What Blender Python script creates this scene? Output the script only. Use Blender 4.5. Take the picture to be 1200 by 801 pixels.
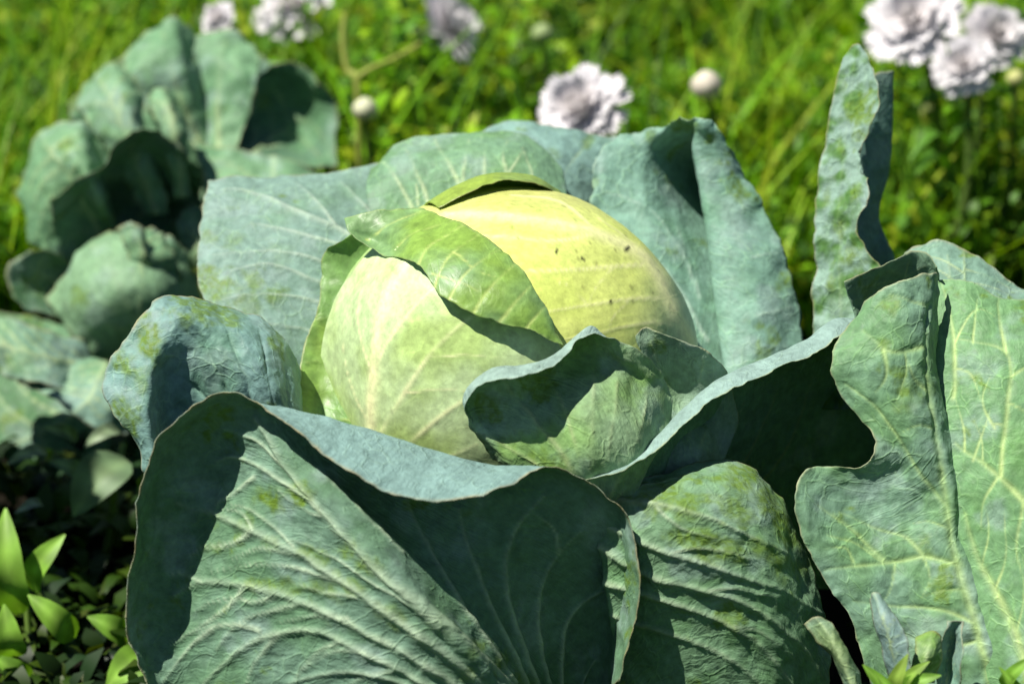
import bpy, math, random
import numpy as np
from mathutils import Vector, Matrix

random.seed(7)
rng = np.random.default_rng(11)
for o in list(bpy.data.objects):
    bpy.data.objects.remove(o)
scene = bpy.context.scene

# ------------------------------------------------------------------ camera
PITCH = math.radians(24.0)
D0 = 1.26                                  # metres from the lens to the middle of the cabbage head
FOC, SENS = 85.0, 36.0
KPX = SENS / FOC / 1200.0                  # metres per photo pixel at one metre
HEAD_C = np.array([0.0, 0.0, 0.20])
FW = np.array([0.0, math.cos(PITCH), -math.sin(PITCH)])
UP = np.array([0.0, math.sin(PITCH), math.cos(PITCH)])
RT = np.array([1.0, 0.0, 0.0])
CAM = HEAD_C - FW * D0
cam_d = bpy.data.cameras.new('camera')
cam = bpy.data.objects.new('camera', cam_d)
scene.collection.objects.link(cam)
cam.location = CAM
cam.rotation_euler = (math.pi / 2 - PITCH, 0, 0)
cam_d.lens = FOC
cam_d.sensor_width = SENS
cam_d.clip_end = 500
cam_d.dof.use_dof = True
cam_d.dof.focus_distance = 1.185
cam_d.dof.aperture_fstop = 5.6
scene.camera = cam

# ------------------------------------------------------------------ sky, sun, exposure
SUN = Vector((-0.45, -0.08, 0.885)).normalized()      # direction towards the sun
world = bpy.data.worlds.new('World')
scene.world = world
world.use_nodes = True
nt = world.node_tree
bg = nt.nodes['Background']
sky = nt.nodes.new('ShaderNodeTexSky')
sky.sky_type = 'NISHITA'
sky.sun_disc = False
sky.dust_density = 0.3
sky.air_density = 0.8
sky.sun_elevation = math.asin(SUN.z)
sky.sun_rotation = math.atan2(SUN.x, SUN.y)
nt.links.new(sky.outputs[0], bg.inputs[0])
bg.inputs[1].default_value = 0.05
sl = bpy.data.lights.new('sun', 'SUN')
sl.energy = 5.0
sl.angle = math.radians(0.5)
sl.color = (1.0, 0.95, 0.86)
so = bpy.data.objects.new('sun', sl)
scene.collection.objects.link(so)
so.rotation_euler = SUN.to_track_quat('Z', 'Y').to_euler()
so.location = (-2, 0, 3)
scene.view_settings.view_transform = 'Standard'
scene.view_settings.look = 'None'
scene.view_settings.exposure = 0.6
scene.view_settings.gamma = 1.0
scene.render.engine = 'CYCLES'
scene.cycles.max_bounces = 8
scene.cycles.transmission_bounces = 4

# ------------------------------------------------------------------ helpers
COLL = scene.collection


def px(u, v, z):
    """photo pixel and distance (cm towards the lens from the head's middle) -> world point"""
    d = D0 - np.asarray(z) / 100.0
    x = (np.asarray(u) - 600.0) * KPX * d
    y = (400.5 - np.asarray(v)) * KPX * d
    return CAM + x[..., None] * RT + y[..., None] * UP + d[..., None] * FW


def pxp(u, v, z):
    return px(np.array(float(u)), np.array(float(v)), np.array(float(z)))


def ground_z(u, v):
    """cm offset at which the ray through a pixel meets the ground"""
    dz = -math.sin(PITCH) + (400.5 - v) * KPX * math.cos(PITCH)
    d = -CAM[2] / dz
    return (D0 - d) * 100.0


_perm = rng.permutation(256)
_perm = np.concatenate([_perm, _perm, _perm])
_val = rng.random(256) * 2 - 1


def noise3(p):
    p = np.asarray(p, dtype=float)
    i = np.floor(p).astype(int)
    f = p - i
    f = f * f * f * (f * (f * 6 - 15) + 10)
    i &= 255
    r = np.zeros(p.shape[:-1])
    for dx in (0, 1):
        for dy in (0, 1):
            for dz in (0, 1):
                h = _val[_perm[_perm[_perm[(i[..., 0] + dx) & 255] + ((i[..., 1] + dy) & 255)] + ((i[..., 2] + dz) & 255)]]
                w = (f[..., 0] if dx else 1 - f[..., 0]) * (f[..., 1] if dy else 1 - f[..., 1]) * (f[..., 2] if dz else 1 - f[..., 2])
                r += h * w
    return r


def fbm(p, oct=4):
    a, s, r = 1.0, 0.0, 0.0
    for k in range(oct):
        r = r + a * noise3(p * (2 ** k) + 17.3 * k)
        s += a
        a *= 0.5
    return r / s


def smooth(a, b, x):
    t = np.clip((x - a) / (b - a), 0, 1)
    return t * t * (3 - 2 * t)


def cr_axis(P, n):
    """Catmull-Rom along axis 0 of P, n samples"""
    m = P.shape[0]
    ext = np.concatenate([[2 * P[0] - P[1]], P, [2 * P[-1] - P[-2]]])
    t = np.linspace(0, m - 1, n)
    i = np.minimum(t.astype(int), m - 2)
    f = (t - i).reshape((-1,) + (1,) * (P.ndim - 1))
    a, b, c, d = ext[i], ext[i + 1], ext[i + 2], ext[i + 3]
    return 0.5 * ((2 * b) + (-a + c) * f + (2 * a - 5 * b + 4 * c - d) * f ** 2 + (-a + 3 * b - 3 * c + d) * f ** 3)


def spline(P, n):
    return cr_axis(np.array(P, dtype=float), n)


def mesh_obj(name, verts, faces, mat=None, parent=None, smooth_shade=True, col=None, uv=None):
    me = bpy.data.meshes.new(name)
    verts = np.asarray(verts, dtype=float)
    if isinstance(faces, np.ndarray):
        nf, k = faces.shape
        me.vertices.add(len(verts))
        me.vertices.foreach_set('co', verts.astype(np.float32).ravel())
        me.loops.add(nf * k)
        me.loops.foreach_set('vertex_index', faces.astype(np.int32).ravel())
        me.polygons.add(nf)
        me.polygons.foreach_set('loop_start', np.arange(0, nf * k, k, dtype=np.int32))
        me.update(calc_edges=True)
    else:
        me.from_pydata([tuple(v) for v in verts], [], faces)
        me.update()
    if smooth_shade:
        me.polygons.foreach_set('use_smooth', np.ones(len(me.polygons), dtype=bool))
    if col is not None:
        at = me.attributes.new('Col', 'FLOAT_COLOR', 'POINT')
        c4 = np.ones((len(verts), 4), dtype=np.float32)
        c4[:, :3] = col
        at.data.foreach_set('color', c4.ravel())
    if uv is not None:
        at = me.attributes.new('leafuv', 'FLOAT_VECTOR', 'POINT')
        u3 = np.zeros((len(verts), 3), dtype=np.float32)
        u3[:, :2] = uv
        at.data.foreach_set('vector', u3.ravel())
    if mat:
        me.materials.append(mat)
    o = bpy.data.objects.new(name, me)
    COLL.objects.link(o)
    if parent is not None:
        o.parent = parent
        o.matrix_parent_inverse = Matrix.Translation(-Vector(parent.location))
    return o


def thing(name, loc, label, cat, group=None):
    o = bpy.data.objects.new(name, None)
    o.empty_display_size = 0.05
    COLL.objects.link(o)
    o.location = loc
    o['label'] = label
    o['category'] = cat
    if group:
        o['group'] = group
    return o


# ------------------------------------------------------------------ materials
def new_mat(name):
    m = bpy.data.materials.new(name)
    m.use_nodes = True
    n = m.node_tree
    b = n.nodes['Principled BSDF']
    return m, n, b


def cabbage_mat(name, rough=0.5, spec=0.35, trans=0.12, bump=0.35, net=0.5, sheen=0.0, net_scale=1.1, net_col=0.35, wr=0.0):
    m, n, b = new_mat(name)
    N, L = n.nodes.new, n.links.new
    at = N('ShaderNodeAttribute'); at.attribute_name = 'Col'
    uv = N('ShaderNodeAttribute'); uv.attribute_name = 'leafuv'
    tc = N('ShaderNodeTexCoord')
    # distorted net of small veins
    nz = N('ShaderNodeTexNoise'); nz.inputs['Scale'].default_value = 0.9; nz.inputs['Detail'].default_value = 3
    L(uv.outputs['Vector'], nz.inputs['Vector'])
    mx = N('ShaderNodeMixRGB'); mx.blend_type = 'LINEAR_LIGHT'; mx.inputs[0].default_value = 0.45
    L(uv.outputs['Vector'], mx.inputs[1]); L(nz.outputs['Color'], mx.inputs[2])
    vo = N('ShaderNodeTexVoronoi'); vo.feature = 'DISTANCE_TO_EDGE'; vo.voronoi_dimensions = '2D'
    vo.inputs['Scale'].default_value = net_scale
    L(mx.outputs[0], vo.inputs['Vector'])
    vr = N('ShaderNodeMapRange'); vr.inputs[1].default_value = 0.0; vr.inputs[2].default_value = 0.10
    vr.inputs[3].default_value = 1.0; vr.inputs[4].default_value = 0.0
    L(vo.outputs['Distance'], vr.inputs[0])
    # fade the net irregularly
    nf = N('ShaderNodeTexNoise'); nf.inputs['Scale'].default_value = 0.5; nf.inputs['Detail'].default_value = 2
    L(uv.outputs['Vector'], nf.inputs['Vector'])
    nfr = N('ShaderNodeMapRange'); nfr.inputs[1].default_value = 0.4; nfr.inputs[2].default_value = 0.65
    L(nf.outputs['Fac'], nfr.inputs[0])
    ml = N('ShaderNodeMath'); ml.operation = 'MULTIPLY'
    L(vr.outputs[0], ml.inputs[0]); L(nfr.outputs[0], ml.inputs[1])
    # fine mottling
    n1 = N('ShaderNodeTexNoise'); n1.inputs['Scale'].default_value = 260; n1.inputs['Detail'].default_value = 5; n1.inputs['Roughness'].default_value = 0.65
    L(tc.outputs['Object'], n1.inputs['Vector'])
    r1 = N('ShaderNodeMapRange'); r1.inputs[1].default_value = 0.3; r1.inputs[2].default_value = 0.7
    r1.inputs[3].default_value = 0.80; r1.inputs[4].default_value = 1.20
    L(n1.outputs['Fac'], r1.inputs[0])
    vm = N('ShaderNodeVectorMath'); vm.operation = 'SCALE'
    L(at.outputs['Color'], vm.inputs[0]); L(r1.outputs[0], vm.inputs['Scale'])
    # net tint: paler along small veins
    cm = N('ShaderNodeMixRGB'); cm.blend_type = 'MIX'
    mm = N('ShaderNodeMath'); mm.operation = 'MULTIPLY'; mm.inputs[1].default_value = net_col
    L(ml.outputs[0], mm.inputs[0]); L(mm.outputs[0], cm.inputs[0])
    vs = N('ShaderNodeVectorMath'); vs.operation = 'MULTIPLY_ADD'
    vs.inputs[1].default_value = (1.35, 1.35, 1.15); vs.inputs[2].default_value = (0.03, 0.045, 0.015)
    L(vm.outputs[0], vs.inputs[0])
    L(vm.outputs[0], cm.inputs[1]); L(vs.outputs[0], cm.inputs[2])
    L(cm.outputs[0], b.inputs['Base Color'])
    b.inputs['Roughness'].default_value = rough
    b.inputs['Specular IOR Level'].default_value = spec
    if sheen:
        b.inputs['Sheen Weight'].default_value = sheen
        b.inputs['Sheen Roughness'].default_value = 0.4
        b.inputs['Sheen Tint'].default_value = (0.75, 0.88, 1.0, 1)
    rr = N('ShaderNodeMapRange'); rr.inputs[3].default_value = rough - 0.12; rr.inputs[4].default_value = rough + 0.15
    L(n1.outputs['Fac'], rr.inputs[0]); L(rr.outputs[0], b.inputs['Roughness'])
    # bump: net + crinkle + grain
    n2 = N('ShaderNodeTexNoise'); n2.inputs['Scale'].default_value = 75; n2.inputs['Detail'].default_value = 6; n2.inputs['Roughness'].default_value = 0.6
    n2.inputs['Distortion'].default_value = 0.6
    L(tc.outputs['Object'], n2.inputs['Vector'])
    mp = N('ShaderNodeMapping'); mp.inputs['Scale'].default_value = (3.4, 0.8, 1.0)
    L(mx.outputs[0], mp.inputs['Vector'])
    n3 = N('ShaderNodeTexNoise'); n3.inputs['Scale'].default_value = 1.0; n3.inputs['Detail'].default_value = 4
    L(mp.outputs[0], n3.inputs['Vector'])
    a0 = N('ShaderNodeMath'); a0.operation = 'MULTIPLY_ADD'; a0.inputs[1].default_value = wr
    L(n3.outputs['Fac'], a0.inputs[0]); L(n2.outputs['Fac'], a0.inputs[2])
    a1 = N('ShaderNodeMath'); a1.operation = 'MULTIPLY_ADD'; a1.inputs[1].default_value = net
    L(ml.outputs[0], a1.inputs[0]); L(a0.outputs[0], a1.inputs[2])
    bp = N('ShaderNodeBump'); bp.inputs['Strength'].default_value = bump; bp.inputs['Distance'].default_value = 0.004
    L(a1.outputs[0], bp.inputs['Height'])
    L(bp.outputs[0], b.inputs['Normal'])
    out = n.nodes['Material Output']
    if trans > 0:
        tr = N('ShaderNodeBsdfTranslucent')
        tm = N('ShaderNodeMixRGB'); tm.blend_type = 'MULTIPLY'; tm.inputs[0].default_value = 1.0
        tm.inputs[2].default_value = (1.0, 1.15, 0.35, 1)
        L(cm.outputs[0], tm.inputs[1]); L(tm.outputs[0], tr.inputs['Color'])
        L(bp.outputs[0], tr.inputs['Normal'])
        ms = N('ShaderNodeMixShader'); ms.inputs[0].default_value = trans
        L(b.outputs[0], ms.inputs[1]); L(tr.outputs[0], ms.inputs[2])
        L(ms.outputs[0], out.inputs['Surface'])
    return m


M_OUT = cabbage_mat('cabbage_waxy_leaf', rough=0.52, spec=0.22, trans=0.06, bump=0.40, net=0.18, net_col=0.55, wr=0.25)
M_UNDER = cabbage_mat('cabbage_leaf_underside', rough=0.55, spec=0.12, trans=0.04, bump=0.44, net=0.22, net_col=0.26, wr=0.6)
M_HEAD = cabbage_mat('cabbage_head_leaf', rough=0.45, spec=0.35, trans=0.05, bump=0.10, net=0.1, net_col=0.2, net_scale=0.9)
M_FLAP = cabbage_mat('cabbage_inner_leaf', rough=0.42, spec=0.45, trans=0.16, bump=0.2, net=0.15, net_col=0.35)


def veg_mat(name, rough=0.5, trans=0.3, spec=0.3, tint=(1.1, 1.2, 0.35)):
    m, n, b = new_mat(name)
    N, L = n.nodes.new, n.links.new
    at = N('ShaderNodeAttribute'); at.attribute_name = 'Col'
    tc = N('ShaderNodeTexCoord')
    n1 = N('ShaderNodeTexNoise'); n1.inputs['Scale'].default_value = 90; n1.inputs['Detail'].default_value = 3
    L(tc.outputs['Object'], n1.inputs['Vector'])
    r1 = N('ShaderNodeMapRange'); r1.inputs[3].default_value = 0.8; r1.inputs[4].default_value = 1.2
    L(n1.outputs['Fac'], r1.inputs[0])
    vm = N('ShaderNodeVectorMath'); vm.operation = 'SCALE'
    L(at.outputs['Color'], vm.inputs[0]); L(r1.outputs[0], vm.inputs['Scale'])
    L(vm.outputs[0], b.inputs['Base Color'])
    b.inputs['Roughness'].default_value = rough
    b.inputs['Specular IOR Level'].default_value = spec
    tr = N('ShaderNodeBsdfTranslucent')
    tm = N('ShaderNodeVectorMath'); tm.operation = 'MULTIPLY'; tm.inputs[1].default_value = tint
    L(vm.outputs[0], tm.inputs[0]); L(tm.outputs[0], tr.inputs['Color'])
    ms = N('ShaderNodeMixShader'); ms.inputs[0].default_value = trans
    L(b.outputs[0], ms.inputs[1]); L(tr.outputs[0], ms.inputs[2])
    L(ms.outputs[0], n.nodes['Material Output'].inputs['Surface'])
    return m


M_VEG = veg_mat('meadow_leaf')
M_PETAL = veg_mat('flower_petal', rough=0.6, trans=0.18, tint=(1, 1, 1))


def soil_mat():
    m, n, b = new_mat('dark_soil')
    N, L = n.nodes.new, n.links.new
    tc = N('ShaderNodeTexCoord')
    n1 = N('ShaderNodeTexNoise'); n1.inputs['Scale'].default_value = 14; n1.inputs['Detail'].default_value = 8
    L(tc.outputs['Object'], n1.inputs['Vector'])
    cr = N('ShaderNodeValToRGB')
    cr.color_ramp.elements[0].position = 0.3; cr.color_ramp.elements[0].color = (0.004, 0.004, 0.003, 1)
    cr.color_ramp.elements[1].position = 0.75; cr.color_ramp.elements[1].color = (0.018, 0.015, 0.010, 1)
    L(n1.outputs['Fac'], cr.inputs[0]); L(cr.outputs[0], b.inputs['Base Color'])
    b.inputs['Roughness'].default_value = 0.95
    b.inputs['Specular IOR Level'].default_value = 0.05
    bp = N('ShaderNodeBump'); bp.inputs['Strength'].default_value = 0.8; bp.inputs['Distance'].default_value = 0.02
    L(n1.outputs['Fac'], bp.inputs['Height']); L(bp.outputs[0], b.inputs['Normal'])
    return m


M_SOIL = soil_mat()

# albedos
WAX = np.array([0.155, 0.285, 0.215])      # glaucous bloom
WAXB = np.array([0.185, 0.315, 0.275])     # bluer, thicker bloom
MIDG = np.array([0.11, 0.245, 0.120])     # leaf green under thin bloom
RUB = np.array([0.115, 0.195, 0.012])      # bloom rubbed off
VEIN = np.array([0.36, 0.47, 0.24])
EDGE = np.array([0.30, 0.25, 0.13])
HEADY = np.array([0.64, 0.72, 0.20])       # yellow-green head leaf
HEADW = np.array([0.50, 0.65, 0.33])       # pale head leaf


# ------------------------------------------------------------------ leaf builder
def leaf(name, parent, grid, mat, veins=(), step=2.3, thick=0.09, side=1, base=WAX, base2=MIDG, mixn=0.35, rub=0.15,
         blobs=(), vcol=VEIN, vamp=0.10, quilt=0.10, crinkle=0.05, ruffle=0.12, rim=('t1',), edgecol=EDGE, edgew=0.10,
         win=None, jag=0.06, vstr=1.0, bscale=1.0, seed=0, ripple=0.0, spots=0.0, transpose=False, label=None, lum=1.0, edgeamt=0.8, backcol=None, bloom=0.4, autov=None, cscale=0.28):
    """One leaf as a thick sheet. grid[i][j] = (u, v, z); i runs across the leaf (s), j from base to rim (t).
    veins: list of (width_cm_start, width_cm_end, [(u, v), ...])"""
    G = np.array(grid, dtype=float)
    if transpose:
        G = G.transpose(1, 0, 2)
    # sample counts from pixel extents
    ls = np.linalg.norm(np.diff(G[..., :2], axis=0), axis=-1).sum(0).max()
    lt = np.linalg.norm(np.diff(G[..., :2], axis=1), axis=-1).sum(1).max()
    ns = int(np.clip(ls / step, 16, 300)); ntt = int(np.clip(lt / step, 16, 260))
    S = cr_axis(G, ns)
    S = cr_axis(S.transpose(1, 0, 2), ntt).transpose(1, 0, 2)        # ns x nt x 3
    P = px(S[..., 0], S[..., 1], S[..., 2]) * 100.0                  # world, cm
    off = np.array([seed * 3.7, seed * 1.3, seed * 5.1])

    def normals(P):
        ds = np.gradient(P, axis=0); dt = np.gradient(P, axis=1)
        n = np.cross(ds, dt)
        n /= np.linalg.norm(n, axis=-1, keepdims=True) + 1e-9
        return n
    n0 = normals(P)
    tocam = CAM * 100 - P
    tocam /= np.linalg.norm(tocam, axis=-1, keepdims=True)
    sgn = 1.0 if np.median((n0 * tocam).sum(-1)) > 0 else -1.0
    n0 *= sgn
    # distance to the borders that are rims (cm, along the sheet)
    es = np.linalg.norm(np.diff(P, axis=0), axis=-1); et = np.linalg.norm(np.diff(P, axis=1), axis=-1)
    cs = np.concatenate([np.zeros((1, ntt)), np.cumsum(es, 0)]); ct = np.concatenate([np.zeros((ns, 1)), np.cumsum(et, 1)], axis=1)
    big = np.full((ns, ntt), 99.0)
    d_rim = big
    if 's0' in rim: d_rim = np.minimum(d_rim, cs)
    if 's1' in rim: d_rim = np.minimum(d_rim, cs[-1:] - cs)
    if 't0' in rim: d_rim = np.minimum(d_rim, ct)
    if 't1' in rim: d_rim = np.minimum(d_rim, ct[:, -1:] - ct)
    # veins: pixel polylines laid onto the sheet
    vd = np.full((ns, ntt), 9.0); vm = np.zeros((ns, ntt)); hgt = np.zeros((ns, ntt)); qh = np.zeros((ns, ntt))
    fl = S[..., :2].reshape(-1, 2)
    mask = np.ones((ns, ntt), bool)
    if win:
        ss = np.linspace(0, 1, ns)[:, None]; tt = np.linspace(0, 1, ntt)[None]
        mask = (ss >= win[0]) & (ss <= win[1]) & (tt >= win[2]) & (tt <= win[3])
    idx = np.nonzero(mask.ravel())[0]
    flm = fl[idx]; Pm = P.reshape(-1, 3)
    veins = list(veins)
    if autov:
        aw, al = autov

        def at_(a_, b_):
            return tuple(S[int(np.clip(a_, 0, 1) * (ns - 1)), int(np.clip(b_, 0, 1) * (ntt - 1)), :2])
        veins.append((aw, aw * 0.35, [at_(0.5, k / 6) for k in range(7)]))
        for k in range(al):
            t0_ = 0.06 + 0.72 * k / al
            for sg in (-1, 1):
                veins.append((aw * 0.5, aw * 0.2, [at_(0.5 + sg * 0.5 * f_, t0_ + 0.30 * f_ ** 0.8 + 0.03 * sg) for f_ in (0, 0.3, 0.6, 0.95)]))
    for (w0, w1, pts) in veins:
        L_ = spline(pts, max(8, 5 * len(pts)))
        q = np.array([Pm[idx[np.argmin(((flm - p) ** 2).sum(1))]] for p in L_])
        for _ in range(8):
            q[1:-1] = 0.25 * q[:-2] + 0.5 * q[1:-1] + 0.25 * q[2:]
        A, B = q[:-1], q[1:]
        lo = q.min(0) - 1.6; hi = q.max(0) + 1.6
        sel = np.nonzero(np.all((Pm > lo) & (Pm < hi), axis=1))[0]
        if not len(sel):
            continue
        X = Pm[sel] + (noise3(Pm[sel] * 0.9 + off)[:, None]) * 0.06
        bd = np.full(len(sel), 99.0); bt = np.zeros(len(sel))
        for k in range(len(A)):
            ab = B[k] - A[k]
            t = np.clip(((X - A[k]) @ ab) / (ab @ ab + 1e-9), 0, 1)
            d = np.linalg.norm(X - A[k] - t[:, None] * ab, axis=1)
            m_ = d < bd
            bd[m_] = d[m_]; bt[m_] = (k + t[m_]) / len(A)
        w = (w0 + (w1 - w0) * bt) * 1.15
        e = np.exp(-(bd / w) ** 2)
        amp = np.minimum(1.0, w / 0.16)
        vmf = vm.ravel(); hf = hgt.ravel(); qf = qh.ravel()
        vmf[sel] = np.maximum(vmf[sel], e * np.clip(1.1 - 0.75 * bt, 0, 1))
        hf[sel] = np.maximum(hf[sel], e * amp)
        qf[sel] = np.maximum(qf[sel], np.exp(-bd / (0.55 + w)))
    # relief
    fadeb = smooth(0.0, 0.6, d_rim)
    p3 = P * 0.45 + off
    crk = fbm(P * 1.1 + off, 4)
    rid = 1 - np.abs(fbm(P * 0.8 + off + 9, 3)) * 2
    h = side * (vamp * hgt + quilt * qh * 0.9) + crinkle * (crk * 1.2 + 0.5 * rid)
    if ripple:
        ph = fbm(P * 0.25 + off, 2) * 5
        h = h + ripple * np.sin(ct * 3.2 + ph) * (0.5 + 0.5 * noise3(P * 0.3 + off)) * fadeb
    rf = ruffle * np.exp(-d_rim / 1.6) * fbm(p3 * 1.3, 2) * 1.8
    h = h + rf
    P = P + n0 * h[..., None]
    # uneven outline
    if jag:
        jn = np.stack([fbm(P * 1.4 + off + k * 31, 3) for k in range(3)], -1)
        P = P + jn * (jag * 2.2 * np.exp(-d_rim / 0.35))[..., None]
    n1 = normals(P) * sgn
    # colour
    c_n = fbm(P * cscale + off + 3, 4)
    m1 = smooth(-0.25, 0.35, c_n + (mixn - 0.5))
    col = base[None, None] * (1 - m1[..., None]) + base2[None, None] * m1[..., None]
    col = col * (1 + 0.24 * fbm(P * 1.7 + off, 3))[..., None]
    blm = smooth(0.05, 0.45, fbm(P * 0.55 + off + 77, 5))[..., None] * bloom
    col = col * (1 - blm) + np.array([0.27, 0.37, 0.35]) * blm
    r_n = fbm(P * 0.42 + off + 13, 4) + 0.35 * fbm(P * 2.2 + off, 3)
    rb = smooth(0.42 - rub, 0.62 - rub, r_n) * (0.75 if rub > 0 else 0)
    for bl in blobs:
        u, v, r, a = bl[:4]
        asp = bl[4] if len(bl) > 4 else 1.0
        ang = math.radians(bl[5]) if len(bl) > 5 else 0
        du, dv = S[..., 0] - u, S[..., 1] - v
        a1 = du * math.cos(ang) + dv * math.sin(ang); a2 = -du * math.sin(ang) + dv * math.cos(ang)
        d = np.sqrt((a1 / asp) ** 2 + a2 ** 2) / (r * 1.45)
        g = smooth(1.15, 0.35, d + 0.9 * fbm(P * 1.6 + off, 3))
        rb = np.maximum(rb, g * a)
    rb = rb * (0.55 + 0.45 * smooth(-0.2, 0.2, fbm(P * 4.5 + off, 2)))
    rubc = RUB * bscale
    col = col * (1 - rb[..., None]) + rubc * rb[..., None]
    vv = (vm * vstr * (0.85 + 0.3 * noise3(P * 1.3 + off)))[..., None]
    vv = np.clip(vv, 0, 1)
    col = col * (1 - vv) + vcol * vv
    ed = np.exp(-(d_rim / edgew) ** 2)[..., None] * edgeamt * (0.6 + 0.4 * noise3(P * 2 + off))[..., None]
    col = col * (1 - ed) + edgecol * ed
    if spots:
        sp = smooth(0.62, 0.72, noise3(P * 4.3 + off + 51) * (0.5 + 0.8 * (noise3(P * 0.9 + off + 5) + 0.3)) * 1.5)
        sp = (sp * spots)[..., None]
        col = col * (1 - sp) + np.array([0.09, 0.08, 0.03]) * sp
    col = np.clip(col * lum, 0.004, 0.9)
    # thick sheet
    tk = thick * (0.35 + 0.65 * smooth(0, 0.8, d_rim))
    F = P; Bk = P - n1 * tk[..., None]
    V = np.concatenate([F.reshape(-1, 3), Bk.reshape(-1, 3)]) / 100.0
    NV = ns * ntt
    I = np.arange(NV).reshape(ns, ntt)
    a, b, c, d = I[:-1, :-1], I[1:, :-1], I[1:, 1:], I[:-1, 1:]
    q = np.stack([a, b, c, d], -1).reshape(-1, 4)
    if sgn < 0:
        q = q[:, ::-1]
    qb = q[:, ::-1] + NV
    ring = np.concatenate([I[:, 0], I[-1, 1:], I[::-1, -1][1:], I[0, ::-1][1:-1]])
    r2 = np.roll(ring, -1)
    qr = np.stack([r2, ring, ring + NV, r2 + NV], -1)
    if sgn < 0:
        qr = qr[:, ::-1]
    Fc = np.concatenate([q, qb, qr])
    colb = col * 0.95
    if backcol is not None:
        colb = backcol[None, None] * (1 + 0.25 * fbm(P * 0.9 + off + 40, 4))[..., None]
        colb = colb * (1 - rb[..., None] * 0.3) * (1 - 0 * vv) + 0.25 * vv * vcol
        colb = colb * (1 - ed) + edgecol * ed
    C = np.concatenate([col.reshape(-1, 3), colb.reshape(-1, 3)])
    UV = np.stack([cs, ct], -1).reshape(-1, 2) + seed * 7.0
    UV = np.concatenate([UV, UV])
    o = mesh_obj(name, V, Fc, mat, parent, True, C, UV)
    if label:
        o['label'] = label
    return o


# ellipsoid of the head in (u, v, z)
HU, HV, HA, HB, HC = 600.0, 405.0, 217.0, 187.0, 9.2


def ez(u, v, off=0.0):
    k = 1 + off / 9.2
    r = 1 - ((u - HU) / (HA * k)) ** 2 - ((v - HV) / ((HB if v < HV else 262.0) * k)) ** 2
    return HC * k * math.sqrt(max(r, 0.0))


def on_head(pts, off):
    return [[(u, v, ez(u, v, o) + (0 if ez(u, v, o) > 0 else -0.3)) for (u, v), o in zip(row, offs)] for row, offs in zip(pts, off)]


# ================================================================== GROUND
def ground():
    n = 160
    xs = np.concatenate([np.linspace(-60, -2.2, 12), np.linspace(-2, 2, n), np.linspace(2.2, 60, 12)])
    ys = np.concatenate([np.linspace(-20, -1.4, 8), np.linspace(-1.3, 3.5, n), np.linspace(3.8, 120, 14)])
    X, Y = np.meshgrid(xs, ys, indexing='ij')
    p = np.stack([X, Y, np.zeros_like(X)], -1)
    Z = 0.02 * fbm(p * 4, 4) + 0.008 * fbm(p * 23, 3) - 0.01
    V = np.stack([X, Y, Z], -1).reshape(-1, 3)
    I = np.arange(len(V)).reshape(X.shape)
    q = np.stack([I[:-1, :-1], I[1:, :-1], I[1:, 1:], I[:-1, 1:]], -1).reshape(-1, 4)
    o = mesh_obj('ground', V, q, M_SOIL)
    o['kind'] = 'structure'
    return o


ground()

# ================================================================== THE MAIN CABBAGE
cab = thing('cabbage', (0.0, 0.03, 0.0), 'large blue-green cabbage with pale yellow-green head and wide curling outer leaves', 'cabbage')


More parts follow.
